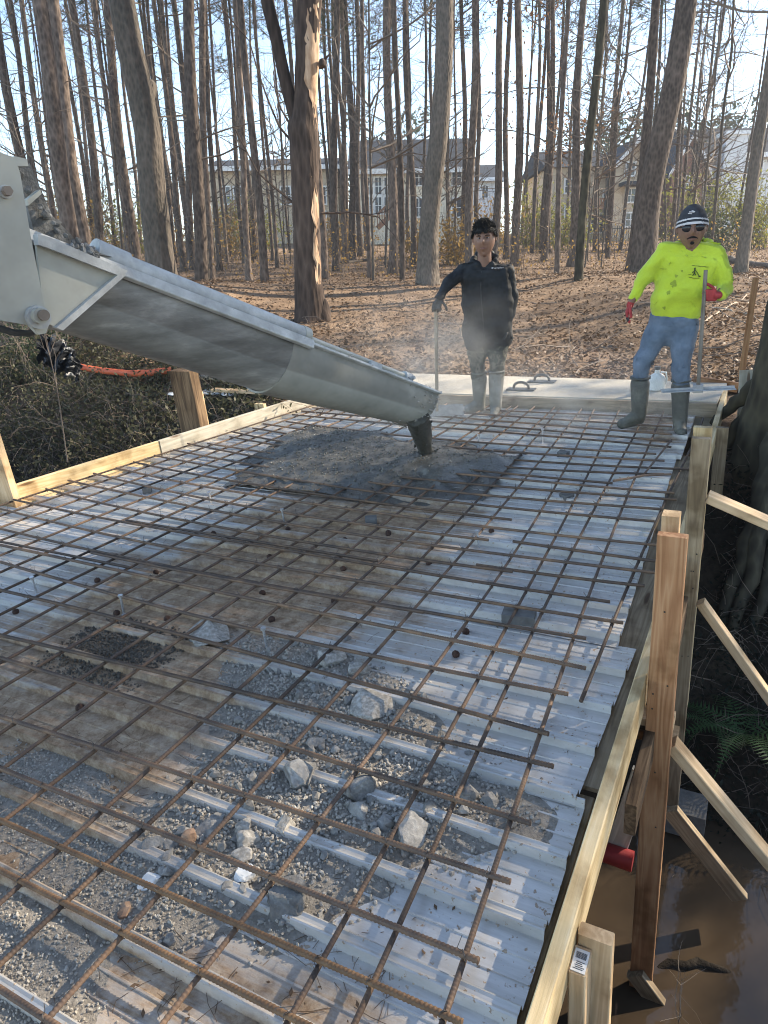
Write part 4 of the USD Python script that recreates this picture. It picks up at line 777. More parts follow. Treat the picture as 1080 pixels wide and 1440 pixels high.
LB = """F 970,0 930,70 780,450 M 700,20 620,190 550,370 440,640 400,720 L 830,325 770,450 650,720
F 795,0 740,140 690,290 640,410 580,605 530,755 430,1035 C 330,330 190,720 90,1030 M 330,515 380,350 430,210 460,100 500,0 L 490,620 530,490 575,380 640,265 690,170
F 580,0 540,95 480,225 410,365 330,540 260,690 150,940 90,1080 B 1080,265 930,595 810,880 720,1080 M 80,570 130,480 210,325 240,260 330,85 370,10 L 440,460 545,250
K 1080,20 1020,105 950,235 910,305 870,385 830,470 770,570 700,700 F 340,190 270,330 180,495 90,650 0,850 B 890,165 690,500 550,760 380,1020 L 180,720 230,600 330,400 380,310 460,150
L 60,630 130,500 210,370 350,140 K 910,0 860,80 800,215 720,360 670,440 600,550 520,660 470,720 F 240,50 150,155 40,290 E 1000,435 880,590 710,790 530,1040 B 520,60 370,250 280,350 A 1000,850 830,1080
J 890,390 830,470 750,560 700,620 640,700 L 240,140 K 640,120 570,180 490,265 440,310 350,400 250,490 180,580 80,710 E 960,0 890,90 800,210 690,345 560,510 400,690 190,950 80,1070 A 1010,200 850,400 630,650 270,1040
J 440,720 520,630 610,540 690,450 780,350 870,260 L 130,140 K 520,55 440,120 380,165 310,240 190,370 100,455 30,530 E 600,175 480,285 310,450 140,610 0,770 A 850,0 730,100 540,270 330,490 0,810
K 370,40 250,145 140,240 20,360 I 1000,345 910,420 820,505 720,590 610,700 E 550,20 410,130 280,240 100,410 0,510 D 1030,560 780,780 640,920 490,1040 A 510,10 300,200 90,370
I 960,195 880,260 730,380 620,460 520,545 380,660 300,715 D 1080,240 930,350 750,490 480,700 220,900 30,1050
I 810,170 710,240 640,285 530,365 320,490 160,610 60,700 D 920,130 700,290 530,410 240,620 40,780
I 700,160 600,220 540,270 410,345 290,420 200,470 20,580 G 780,1025 D 800,85 570,240 380,360 100,550 0,620
I 600,90 440,190 340,250 230,310 110,375 0,440 G 730,900 D 320,200 170,290 0,400
G 1000,650 890,710 780,765 600,865 440,945 220,1080
G 840,620 720,680 620,740 430,820 300,900 40,1040"""
def bar(pts, r, ribs, sag=0.0):
    """a deformed bar: closely spaced cross ribs where they can be seen"""
    L = np.linalg.norm(pts[-1] - pts[0])
    if not ribs: return tube(pts, r, 6)
    n = int(L / .0028); k = np.linspace(0, len(pts) - 1, n); P_ = np.stack([np.interp(k, np.arange(len(pts)), pts[:, c]) for c in range(3)], 1)
    s = np.linspace(0, L, n); m = .5 + .5 * np.cos(2 * np.pi * s / .0118); sides = 8
    ang = np.arange(sides) * 2 * np.pi / sides; sh = .5 + .5 * np.cos(2 * np.pi * (s[:, None] / .0118) + np.sin(ang)[None] * 1.1); prof = r * (.94 + .17 * np.clip(sh * 1.6 - .4, 0, 1))
    prof[:, [0, 4]] = r * 1.09
    return tube(P_, prof, sides)
TBARS, LBARS = [], []
for k, s in enumerate(TB.split('\n')):
    w = trace(s, .082); x0, x1 = w[:, 0].min(), w[:, 0].max(); c = np.polyfit(w[:, 0], w[:, 1], 2 if len(w) > 4 else 1)
    left = (w[0, 0] if not s.startswith(('A 0', 'D 0', 'G 0')) else lboard(np.polyval(c[-2:] if len(c) > 1 else c, w[0, 0])) + .12)
    if s.startswith('A 0,900'): x1 = -.5; c = np.array([.012, .562])
    if s.startswith('A 0,295'): x1 = -.48
    xs = np.linspace(left, x1, 26)
    lin = np.polyfit(w[:, 0], w[:, 1], 1); ys = np.where(xs < x0, np.polyval(c, x0) + (xs - x0) * lin[0], np.polyval(c, np.clip(xs, x0, x1)))
    if s.startswith(('A 0', 'D 0')): ys = np.polyval(lin, xs)
    pts = np.c_[xs, ys, np.full(26, .082) - .012 * np.clip((ys - 3) / 2, 0, 1) + .004 * np.sin(xs * 1.7 + k)]; TBARS.append(pts)
    near = pts[:, 1].mean() < 2.5; r = .0088 if near else .0082
    build(bar(D(pts), r, near), 'cross_bar', 'rebar_orange' if k in (1, 2) else 'rebar_rust', matx, smooth=True)
lap = [(G_, o_) for G_, o_ in ((6, .024), (12, .03), (10, -.026), (9, .03))]
for k, o_ in lap:                          # lapped second bars
    p_ = TBARS[k].copy(); a_, b_ = {6: (0, 9), 12: (7, 19), 10: (9, 22), 9: (2, 12)}[k]; p_ = p_[a_:b_] + np.array([0, o_, 0]); p_[:, 1] += np.linspace(0, .02, len(p_))
    build(bar(D(p_), .0082, k == 6), 'lap_bar', 'rebar_rust', matx, smooth=True)
for k, s in enumerate(LB.split('\n')):
    w = trace(s, .066); c = np.polyfit(w[:, 1], w[:, 0], 2); lin = np.polyfit(w[:, 1], w[:, 0], 1); y0, y1 = w[:, 1].min(), w[:, 1].max()
    ya = y0 if k == 0 else .3; ys = np.linspace(ya, 6.35 if k else 6.2, 40); xs = np.where(ys > y1, np.polyval(c, y1) + (ys - y1) * lin[0], np.where(ys < y0, np.polyval(c, y0) + (ys - y0) * lin[0], np.polyval(c, ys)))
    pts = np.c_[xs, ys, np.full(40, .066) - .012 * np.clip((ys - 3) / 2, 0, 1) + .003 * np.sin(ys * 2 + k)]; LBARS.append(pts)
    pts = D(pts); cut = int(np.searchsorted(ys, 2.5))
    if cut > 2: v, f = bar(pts[:cut + 1], .0078, True); v2, f2 = tube(pts[cut:], .0078, 6); g = G(); g.add(v, f); g.add(v2, f2)
    else: g = G(); g.add(*tube(pts, .0078, 6))
    build(g, 'long_bar', 'rebar_rust', matx, smooth=True)
for k in range(9):                         # the fan of bars towards the left edge
    x2 = -3.48 - k * .27; sl = .13 + k * .022; ys = np.linspace(max(.3, 1.2), 6.3, 30); xs = x2 + (ys - 2) * sl; ok = xs > lboard(ys) + .03
    if ok.sum() < 4: continue
    pts = np.c_[xs, ys, np.full(30, .066) - .012 * np.clip((ys - 3) / 2, 0, 1)][ok]; LBARS.append(pts); build(tube(D(pts), .0078, 6), 'long_bar', 'rebar_rust', matx, smooth=True)
a, b = at(740 + 600 / 3.6, 540 + 452 / 3.6, .08), at(740 + 735 / 3.6, 540 + 283 / 3.6, .08); build(tube(D([a, b]), .008, 6), 'loose_bar', 'rebar_rust', matx, smooth=True)
ps = np.array([at(740 + x / 3.6, 540 + y / 3.6, .095) for x, y in ((440, 490), (520, 478), (600, 462), (735, 457))]); build(tube(D(ps), .008, 6), 'loose_bar', 'rebar_rust', matx, smooth=True)
# tie wires at the crossings
g = G(); r_ = np.random.default_rng(3)
for tb in TBARS:
    for lb_ in LBARS:
        if r_.random() < .15 or tb[:, 1].mean() > 4.6: continue
        y = np.interp(np.interp(tb[:, 1].mean(), lb_[:, 1], lb_[:, 0]), tb[:, 0], tb[:, 1]); x = np.interp(y, lb_[:, 1], lb_[:, 0])
        if not (tb[0, 0] < x < tb[-1, 0]) or y < lb_[0, 1]: continue
        z = np.interp(x, tb[:, 0], tb[:, 2]); c = np.array([x, y, z - .006]); u = unit(np.array([1, 1 if r_.random() < .5 else -1, 0])); an = np.linspace(0, 6.28 * 1.1, 11)
        pts = c + np.outer(np.cos(an) * .012, u) + np.outer(np.sin(an) * .0205, (0, 0, 1)); g.add(*tube(D(pts), .0015, 4, False))
        e = c + np.array([0, 0, .014]); g.add(*tube(D([e, e + r_.normal(size=3) * .008 + (0, 0, .012), e + r_.normal(size=3) * .016 + (0, 0, .016)]), .0011, 4, False))
build(g, 'tie_wires', 'tie_wire', matx, kind='stuff', label='thin tie wires twisted round the bar crossings')

# ---------------------------------------------------------------- rubble on the deck
def pan_patch(name, pgs, h, mat_, label, cell=.012, seed=1, rough=.007, kind='stuff', cat=None, soft=.16, freq=22):
    """low uneven heap that thins out to nothing at its edge"""
    P_ = np.vstack([np.array(p_) for p_ in pgs]); x0, y0 = P_.min(0) - .1; x1, y1 = P_.max(0) + .1
    xs, ys = np.arange(x0, x1, cell), np.arange(y0, y1, cell); X, Y = np.meshgrid(xs, ys, indexing='ij'); m = np.zeros(X.size)
    for p_ in pgs: m = np.maximum(m, poly_mask(p_, X.ravel(), Y.ravel(), soft))
    q_ = np.c_[X.ravel(), Y.ravel(), np.zeros(X.size)]
    n = fbm(q_ * 4, 4, seed); zz = -.012 + (h + .012) * np.clip(m * 1.3 - .25 + 1.0 * n, -.2, 1.2) + rough * fbm(q_ * freq, 4, seed + 1) * np.clip(m * 2, 0, 1)
    ok = (zz.reshape(X.shape) > -.006); i, j = np.meshgrid(np.arange(len(xs) - 1), np.arange(len(ys) - 1), indexing='ij'); k = len(ys)
    q = np.stack([i * k + j, (i + 1) * k + j, (i + 1) * k + j + 1, i * k + j + 1], -1).reshape(-1, 4); q = q[ok.ravel()[q].any(1)]
    if mat_ is None: return X.ravel(), Y.ravel(), zz, m
    v = D(np.c_[X.ravel(), Y.ravel(), zz]); keep = np.unique(q); mp = np.zeros(len(v), int); mp[keep] = np.arange(len(keep)); q = mp[q]
    build((v[keep], np.vstack([q[:, [0, 1, 2]], q[:, [0, 2, 3]]])), name, mat_, smooth=True, label=label, kind=kind, cat=cat)
    return X.ravel(), Y.ravel(), zz, m
GR = [pxpoly('330,905 420,900 560,960 620,1060 700,1110 740,1150 640,1180 560,1190 470,1250 390,1300 330,1260 250,1290 190,1220 170,1180 240,1130 320,1060 330,1000', .01)]
GR2 = [pxpoly('-80,1290 40,1262 110,1330 95,1440 60,1500 -80,1500', .01), pxpoly('-60,1080 60,1060 150,1100 120,1160 0,1170', .01), pxpoly('60,1190 160,1180 260,1230 290,1270 215,1310 90,1260', .01)]
heaps = [pan_patch('gravel_fines', GR, .009, 'gravel_fines', 'grey crushed concrete fines spread in the middle of the near deck', seed=3), pan_patch('gravel_fines', GR2, .006, 'gravel_fines', 'grey gravel fines in the near left corner of the deck', seed=6)]
def pebbles(heap, n, lo, hi, name, mat_, label, seed, zoff=0.0):
    X, Y, zz, m = heap; r_ = np.random.default_rng(seed); pr = np.clip(m, 0, 1) ** 1.3 * (zz > -.008) + .004 * (m > .02); idx = r_.choice(len(X), n, p=pr / pr.sum()); s = r_.uniform(0, 1, n) ** 2.6 * (hi - lo) + lo
    base = _ICO[0].vertices; F_ = _ICO[0].faces; V = base[None] * (1 + .28 * r_.normal(size=(n, 12, 1)).clip(-1, 1)) * s[:, None, None] * r_.uniform(.6, 1.1, (n, 1, 3)) / 2
    a = r_.uniform(0, 6.3, n); ca, sa = np.cos(a)[:, None], np.sin(a)[:, None]; V = np.stack([V[..., 0] * ca - V[..., 1] * sa, V[..., 0] * sa + V[..., 1] * ca, V[..., 2]], -1)
    V += np.stack([X[idx] + r_.uniform(-.01, .01, n), Y[idx] + r_.uniform(-.01, .01, n), np.maximum(zz[idx], 0) + s * .25 + zoff], 1)[:, None]
    build((D(V.reshape(-1, 3)), (F_[None] + np.arange(n)[:, None, None] * 12).reshape(-1, 3)), name, mat_, label=label, kind='stuff')
pebbles(heaps[0], 17000, .003, .019, 'gravel', 'gravel_grey', 'loose grey gravel and crumbs over the middle of the near deck', 1)
pebbles(heaps[0], 260, .018, .052, 'rubble', 'concrete_lump', 'broken crumbs of old concrete among the gravel', 4)
pebbles(heaps[1], 8000, .004, .013, 'gravel', 'gravel_grey', 'fine loose gravel in the near left corner of the deck', 2)
pebbles(pan_patch('', [pxpoly('104,914 128,896 150,900 172,884 200,893 212,905 232,914 200,921 188,936 160,925 140,938 124,925', .01)], .01, None, '', seed=8, soft=.3), 3800, .003, .020, 'dark_soil', 'dark_earth', 'crumbly dark earth scattered on the deck left of the pale flat rock', 8)
CH = [  # px, py, pixel size, label, material, flatness
    (292, 889, 70, 'pale flat layered rock under the bars at the left', 'gravel_grey', .34), (505, 1112, 38, 'grey broken concrete lump standing on edge in the middle of the rubble', 'concrete_lump', .9), (508, 1138, 30, 'small flat lump just in front of the upright broken lump', 'concrete_lump', .6),
    (578, 1166, 54, 'large rough concrete lump at the right of the rubble under two bars', 'concrete_lump', .6), (541, 1158, 24, 'small bluish lump left of the large rough one', 'concrete_lump', .7), (424, 1090, 46, 'rounded pale concrete lump left of the upright broken lump', 'concrete_lump', .7),
    (442, 1046, 30, 'pale narrow lump beside a long bar above the rounded one', 'concrete_lump', .6), (523, 988, 62, 'wide flat crumbling slab of old concrete at the top of the rubble', 'gravel_grey', .4), (470, 925, 42, 'pale crumbled lump near the standing bolt at the top of the rubble', 'gravel_grey', .5), (508, 940, 34, 'grey crumbling lump right of the pale crumbled one', 'gravel_grey', .5),
    (407, 1266, 56, 'smooth sided grey lump at the bottom of the rubble behind a rib', 'concrete_lump', .7), (212, 1238, 30, 'small white elongated stone near the left of the rubble', 'label_white', .5), (177, 1278, 21, 'flat reddish brown stone in the gravel', 'brown_stone', .5),
    (216, 1187, 27, 'dark rounded lump at the left end of the rubble', 'concrete_lump', .8), (240, 1186, 25, 'grey lump next to the dark rounded one', 'concrete_lump', .7), (268, 1181, 26, 'brownish lump below a crossing bar', 'brown_stone', .7), (300, 1160, 34, 'grey lump between two bars above the white lumps', 'concrete_lump', .6),
    (341, 1166, 26, 'highest of the three white lumps in a row', 'gravel_grey', .7), (345, 1185, 30, 'middle of the three white lumps in a row', 'gravel_grey', .7), (344, 1204, 32, 'lowest of the three white lumps in a row', 'gravel_grey', .6), (346, 1232, 27, 'bright angular lump against a rib below the white row', 'label_white', .8), (404, 1160, 30, 'rounded cream lump by a bar crossing', 'gravel_grey', .7),
    (662, 1117, 30, 'grey lump at the right end of the rubble', 'concrete_lump', .7), (690, 1125, 26, 'rightmost small lump of the rubble', 'concrete_lump', .7), (605, 1140, 24, 'small grey lump right behind the large rough one', 'concrete_lump', .7), (260, 1170, 24, 'small lump in the gravel left of a crossing', 'concrete_lump', .6), (372, 1090, 30, 'sandy brown flat lump left of the rounded pale lump', 'brown_stone', .35), (388, 1215, 18, 'tiny lump at the foot of a bar in the gravel', 'concrete_lump', .8)]
for k, (x, y, s, lab, m_, fl) in enumerate(CH):
    c = at(x, y + s * .12, .01); d = Di(ray(x, y)); dep = (c[1]) / d[1]; sz = s * dep / FPX; c[2] = sz * fl * .36 + .006
    v, f = rock((0, 0, 0), (sz, sz * .8, sz), 100 + k, 3, .15, fl, cuts=9); nz = fbm(v * (3.2 / sz), 5, k)[:, None]; v = v * (1 + (.34 if fl > .55 else .14) * nz) + c
    build((D(v), f), 'concrete_lump', m_, label=lab, cat='stone' if 'stone' in lab or 'rock' in lab else 'concrete lump', base=D(c))
for k, (x, y, lab) in enumerate(((730, 868, 'grey spacer block under the bars at the right, largest of its kind'), (797, 700, 'small grey spacer block right of the pour'), (490, 664, 'brownish spacer block in front of the wet concrete'), (207, 689, 'grey spacer block by the yellow form board'), (792, 640, 'spacer block behind the pour at the right'), (522, 733, 'spacer block in the middle of the deck below the pour'))):
    c = at(x, y, .03); s = .045 if k == 0 else .034; g = G(); ax = M.T.copy(); a_ = .15 + k * .7; R_ = np.array([[math.cos(a_), math.sin(a_), 0], [-math.sin(a_), math.cos(a_), 0], [0, 0, 1]]); box(g, D([c[0], c[1], .031]), (s * (1.7 if k == 0 else 1.1), s * .9, .029), R_ @ M.T)
    build(g, 'spacer_block', 'block_grey', label=lab, cat='concrete block', base=D([c[0], c[1], 0]))
for k, (x, y, lab) in enumerate(((53, 838, 'zinc bolt standing in the deck farthest left'), (175, 866, 'zinc bolt standing in the deck left of the flat rock'), (376, 914, 'tallest zinc bolt standing in the deck right of the flat rock'), (298, 712, 'zinc bolt standing in the deck at the left below the wet concrete'), (401, 740, 'zinc bolt standing in the deck left of its centre'), (674, 772, 'zinc bolt standing in the deck right of its centre'), (672, 632, 'zinc bolt standing at the right rim of the wet concrete'), (763, 624, 'zinc bolt standing in front of the man in black'))):
    c = at(x, y, 0); t = thing('anchor_bolt', lab, 'bolt', D(c)); r_ = np.random.default_rng(k); ln = np.array([r_.normal() * .06, r_.normal() * .06, 1]); ln /= np.linalg.norm(ln); hh = .115
    build(tube(D([c - ln * .02, c + ln * hh]), .0065, 10), 'shank', 'bolt_zinc', t, smooth=50); build(tube(D([c + ln * hh, c + ln * (hh + .010)]), .0135, 6), 'head', 'bolt_zinc', t); build(tube(D([c + ln * .004, c + ln * .010]), .014, 12), 'washer', 'bolt_zinc', t)
simple('gumball_brown', [(.3, (.035, .018, .012)), (.7, (.10, .05, .03))], scale=60, rough=.9)
r_ = np.random.default_rng(6); sph = _ICO[3]; ballv = sph.vertices * (1 + .16 * np.cos(sph.vertices @ r_.normal(size=(3, 1)) * 22) * np.cos(sph.vertices @ r_.normal(size=(3, 1)) * 19)); k = 0; proto = None
for x, y in ((137, 816), (219, 805), (164, 862), (235, 870), (382, 871), (483, 800), (405, 744), (300, 750), (379, 783), (485, 759), (546, 751), (369, 834), (22, 860), (603, 792), (546, 749), (691, 747), (738, 719), (668, 696), (655, 888), (641, 920), (112, 995), (560, 700), (470, 845), (826, 846), (309, 871)):
    c = D(at(x, y, .016)); path = free('/World', 'gumball')
    if proto is None:
        m_ = usdkit.mesh(stage, path, (ballv * .0165, sph.faces), LOOK['gumball_brown'], smooth=True); UsdGeom.Xformable(m_).AddTranslateOp().Set(Gf.Vec3d(*map(float, c))); pr = m_.GetPrim(); proto = path
    else:
        x_ = stage.DefinePrim(path, 'Mesh'); x_.GetReferences().AddInternalReference(proto); UsdGeom.Xformable(x_).GetOrderedXformOps()[0].Set(Gf.Vec3d(*map(float, c))); pr = x_
    tag(pr, 'dry brown spiky sweetgum ball lying on the metal deck', 'seed ball', 'sweetgum balls on the deck')
# dead leaves, straw and crumbs of soil on the sheets
g = G(); r_ = np.random.default_rng(12); n = 300; px = np.stack([at(x, y, .006) for x, y in zip(r_.uniform(0, 900, n), 640 + 800 * r_.uniform(0, 1, n))]); px = px[(px[:, 0] < -.5) & (px[:, 0] > lboard(px[:, 1]))]
quads(g, D(px), r_.uniform(.008, .028, len(px)), r_, tilt=.25)
for _ in range(330):
    c = at(r_.uniform(0, 560), r_.uniform(690, 1430), .006); a = r_.uniform(0, 6.3); d_ = np.array([math.cos(a), math.sin(a), .02]) * r_.uniform(.02, .06)
    if c[0] < -.5: g.add(*tube(D([c - d_, c + r_.normal(size=3) * .006, c + d_]), .0009, 3, False))
build(g, 'leaf_scraps', 'litter_leaves', label='scraps of dead leaves and pine straw on the metal deck', kind='stuff')

# ---------------------------------------------------------------- wet concrete
WP = [pxpoly('385,640 410,622 440,610 500,612 560,634 620,640 660,645 705,656 680,674 620,678 560,682 500,684 440,688 385,676', .03)]
wet = pan_patch('wet_concrete', WP, .075, 'wet_concrete', 'spreading heap of wet grey concrete under the chute', cell=.02, seed=12, rough=.034, soft=.4, freq=13)
pebbles(wet, 2600, .006, .022, 'wet_aggregate', 'wet_concrete', 'coarse wet aggregate on the heap of fresh concrete', 5)
g = G()
for k, (x, y, s) in enumerate(((440, 640, 34), (470, 650, 22), (455, 632, 26))): c = at(x, y, .07); v, f = rock((0, 0, 0), (.2 * s / 34, .16 * s / 34, .1), 60 + k, 2, .5, .7); g.add(D(v + c), f)
build(g, 'dark_clod', 'dark_earth', label='dark clod of earth and straw on the wet concrete', cat='clod', base=D(at(450, 640, 0)))

# ---------------------------------------------------------------- concrete chute of the mixer truck
near0, near1 = P(50, 335, 2.98), P(617, 553, 5.03)
AX = unit(near1 - near0); SIDE = unit(np.cross(AX, UP)); SIDE = SIDE if SIDE @ CF > 0 else -SIDE; VUP = unit(np.cross(SIDE, AX)); VUP = VUP if VUP[2] > 0 else -VUP
TILT = math.radians(20); WD = math.cos(TILT) * SIDE - math.sin(TILT) * VUP; WU = math.cos(TILT) * VUP + math.sin(TILT) * SIDE   # across the opening, out of the opening
LEN = np.linalg.norm(near1 - near0)
def along(px): # distance along the near rim for a pixel column
    n_ = np.cross(ray(px, 0), ray(px, 1000)); return float(np.dot(CAM - near0, n_) / np.dot(AX, n_))
def trough(s0, s1, R0, R1, th, name, mat_, par, skew=0.0, n=24, shift=0.0, a0=0.0, a1=math.pi):
    g = G(); V = []
    for k in range(2):
        for s, R in ((s0, R0), (s1, R1)):
            for a in np.linspace(a0, a1, n):
                ss = s + skew * (R if s == s1 else 0) * math.sin(a); c = near0 + AX * ss + WD * (R0 if s == s0 else R1) + WD * shift
                r_ = R - k * th; V.append(c - WD * math.cos(a) * r_ - WU * math.sin(a) * r_)
    V = np.array(V); o, i_ = 0, 2 * n; f = []
    for k in range(n - 1):
        f += [[k, k + 1, n + k + 1, n + k], [i_ + k, i_ + n + k, i_ + n + k + 1, i_ + k + 1], [k, i_ + k, i_ + k + 1, k + 1], [n + k, n + k + 1, i_ + n + k + 1, i_ + n + k]]
    f += [[0, n, i_ + n, i_], [n - 1, i_ + n - 1, i_ + 2 * n - 1, 2 * n - 1]]; f = np.array(f)
    g.add(V, f); return build(g, name, mat_, par, smooth=30)
ch = thing('concrete_chute', 'grey steel half round chute of a mixer truck pouring concrete on the deck', 'chute', near0)
sA, sB = along(160), along(432); R = .245
trough(-.1, sB, R, R, .012, 'upper_trough', 'chute_steel', ch, skew=-.12)
trough(sB - .10, LEN, R + .012, R - .05, .012, 'lower_trough', 'chute_paint', ch, skew=-.10)
def lipbar(s0, s1, off, w, h, name, mat_):
    g = G(); beam(g, near0 + AX * s0 + off, near0 + AX * s1 + off, w, h, WU, .004); build(g, name, mat_, ch)
lipbar(-.05, sB + .02, -WU * .012 - WD * .02, .035, .05, 'rim_flange', 'chute_lip'); lipbar(sB - .02, LEN, -WU * .004 - WD * .014, .03, .014, 'rim_flange', 'chute_lip')
lipbar(-.05, LEN, WD * (2 * R) , .04, .02, 'far_rim', 'chute_lip')
t0, t1, t2, t3 = along(138), along(437), along(440), along(577); up = WU * .068 + WD * .055
def rod(s0, s1, r0, r1, off, name, mat_, n=2, sides=18): build(tube(np.array([near0 + AX * (s0 + (s1 - s0) * k / (n - 1)) + off for k in range(n)]), np.linspace(r0, r1, n), sides), name, mat_, ch, smooth=40)
rod(t0, t0 + .16, .066, .062, up, 'tube_collar', 'chute_lip'); rod(t0 + .14, t1, .050, .050, up, 'fold_over_tube', 'chute_lip'); rod(t1 - .03, t1 + .02, .054, .054, up, 'tube_end', 'truck_paint')
rod(t1, t3, .020, .020, up * .75, 'thin_rod', 'truck_paint'); rod(t3 - .02, t3 + .05, .034, .034, up * .75, 'rod_bracket', 'chute_lip'); c = near0 + AX * (t3 + .02) + up * .5
build(tube([c - WD * .05, c + WD * .05], .012, 8), 'bolt', 'chute_lip', ch)
c = near0 + AX * along(530) + up * .35; g = G(); box(g, c, (.05, .02, .025), np.array([AX, WD, WU])); build(g, 'rod_clip', 'chute_lip', ch)
# side plate with its flanges
pn = -SIDE; pp0 = near0 - SIDE * .05
def plate(poly, th, off, name, mat_, par=ch, ch_=None):
    from shapely.geometry import Polygon
    o = pp0 + pn * off; e1 = AX; e2 = np.cross(pn, e1); pts = np.array([[(onplane(x, y, o, pn) - o) @ e1, (onplane(x, y, o, pn) - o) @ e2] for x, y in poly])
    m_ = trimesh.creation.extrude_polygon(Polygon(pts), th); v = m_.vertices; return build((o + v[:, :1] * e1 + v[:, 1:2] * e2 + v[:, 2:] * pn, m_.faces), name, mat_, par)
plate([(48, 338), (168, 384), (79, 461), (60, 452)], .02, .02, 'side_plate', 'truck_paint')
plate([(46, 330), (62, 334), (172, 381), (166, 390), (58, 348), (48, 345)], .05, .022, 'plate_flange', 'chute_lip')
plate([(163, 383), (170, 387), (82, 464), (73, 460)], .05, .023, 'plate_flange', 'chute_lip')
plate([(-150, 150), (4, 219), (17, 223), (24, 246), (38, 330), (58, 432), (66, 452), (60, 468), (50, 470), (38, 457), (-150, 425)], .035, .09, 'mount_plate', 'truck_paint')
def boss(px, py, off, r, ln, name, mat_, sides=24):
    o = onplane(px, py, pp0 + pn * off, pn); return build(tube([o - pn * .01, o + pn * ln], r, sides), name, mat_, ch, smooth=40)
s_ = 3.05 / FPX
boss(51, 446, .125, 15 * s_, .035, 'pin_boss', 'chute_lip'); boss(54, 444, .16, 10 * s_, .03, 'pin_collar', 'truck_paint'); simple('pin_rust', [(.3, (.13, .10, .075)), (.7, (.24, .19, .15))], scale=20, rough=.6)
boss(60, 443, .19, 7 * s_, .02, 'pivot_pin', 'pin_rust'); boss(7, 270, .125, 8 * s_, .012, 'washer', 'chute_lip'); boss(8, 269, .137, 6 * s_, .03, 'mount_bolt', 'pin_rust', 6)
# splattered hopper edge behind the plate
plate([(18, 240), (34, 232), (66, 305), (108, 348), (150, 362), (60, 345), (42, 335)], .06, -.10, 'hopper_edge', 'splatter')
plate([(12, 222), (30, 226), (32, 236), (16, 236)], .06, .02, 'latch', 'truck_paint'); plate([(32, 282), (50, 268), (52, 274), (34, 290)], .05, .0, 'latch', 'truck_paint')
g = G(); r_ = np.random.default_rng(4)
for k in range(90):
    x = r_.uniform(20, 140); y = np.interp(x, [20, 66, 108, 150], [232, 305, 346, 360]) + r_.normal() * 3; v, f = rock(onplane(x, y, pp0 - pn * r_.uniform(-.02, .12), pn), (r_.uniform(.01, .035),) * 3, k, 1); g.add(v, f)
build(g, 'crusted_concrete', 'splatter', ch, kind='stuff')
hp = np.array([onplane(x, y, pp0 + pn * .05, pn) for x, y in ((-90, 440), (-30, 452), (0, 462), (20, 468), (40, 469), (52, 464), (58, 456))]); build(tube(hp, .014, 10), 'hose', 'rubber_black', ch, smooth=True)
g = G()
for k in range(120):
    s_q = LEN - abs(r_.normal()) * .10; a_q = r_.uniform(.1, 2.6); Rq = R - .04; c_q = near0 + AX * s_q + WD * Rq - WD * math.cos(a_q) * (Rq + .004) - WU * math.sin(a_q) * (Rq + .004); v, f = rock(c_q, (r_.uniform(.006, .022),) * 3, 300 + k, 1, flat=.5); g.add(v, f)
for k in range(160):
    s_q = r_.uniform(.1, LEN); c_q = near0 + AX * s_q + WU * r_.uniform(.0, .012) + WD * r_.uniform(-.03, .03); v, f = rock(c_q, (r_.uniform(.006, .024), r_.uniform(.006, .02), .01), 500 + k, 1, flat=.6); g.add(v, f)
build(g, 'dried_splashes', 'concrete_lump', ch, kind='stuff')
# falling concrete
SX = at(600, 642, .05); tip = near0 + AX * (LEN - .10) + WD * (R * .55) - WU * (R - .10)
d0 = D(SX); g = G(); n = 26; ts = np.linspace(0, 1, n)[:, None]; path = tip + (d0 - tip) * ts + np.array([0, 0, .03]) * np.sin(ts * 3.14); sides = 22
ang = np.arange(sides) * 2 * np.pi / sides; R_ = np.interp(ts[:, 0], [0, .3, .7, .9, 1], [.06, .062, .042, .036, .07])[:, None] * np.ones((1, sides)); q_ = np.stack([np.cos(ang)[None] * 2 + ts * 0, np.sin(ang)[None] * 2 + ts * 0, ts * 5 + 0 * ang[None]], -1)
R_ = R_ * (1 + .8 * fbm(q_.reshape(-1, 3) * np.array([1.6, 1.6, .7]), 4, 31).reshape(R_.shape)); g.add(*tube(path, R_, sides))
for k in range(70): v, f = rock(path[r_.integers(2, n)] + r_.normal(size=3) * .05, (r_.uniform(.012, .03),) * 3, k, 0); g.add(v, f)
build(g, 'falling_concrete', 'wet_slurry', smooth=True, label='thick wet concrete falling from the mouth of the chute', cat='concrete', base=d0)

# ---------------------------------------------------------------- left bank: hose, sheet, brush
def gpt(px, py): return ground_hit(px, py, 4.5, 40)
pts = np.array([gpt(x, y) + (0, 0, .22) for x, y in ((100, 535), (125, 541), (150, 545), (185, 549), (215, 548), (243, 544))]); build(tube(pts, .042, 12), 'drain_hose', 'orange_hose', smooth=True, label='orange hose lying on the left bank beside the rough post', cat='hose', base=pts[0])
pts = np.array([gpt(x, y) + (0, 0, .10) for x, y in ((282, 541), (300, 541), (318, 546), (332, 552))]); build(tube(pts, .04, 10), 'bent_branch', 'pale_twig', smooth=True, label='bent pale branch lying behind the rough post', cat='branch', base=pts[0])
c = gpt(308, 556); g = G()
for k in range(7): v, f = rock(c + r_.normal(size=3) * (.22, .12, .01) + (0, 0, .05), (.32, .2, .07), 20 + k, 2, .5, .4); g.add(v, f)
build(g, 'crumpled_wrap', 'white_plastic', label='crumpled white plastic wrap on the ground behind the rough post', cat='plastic wrap', base=c)
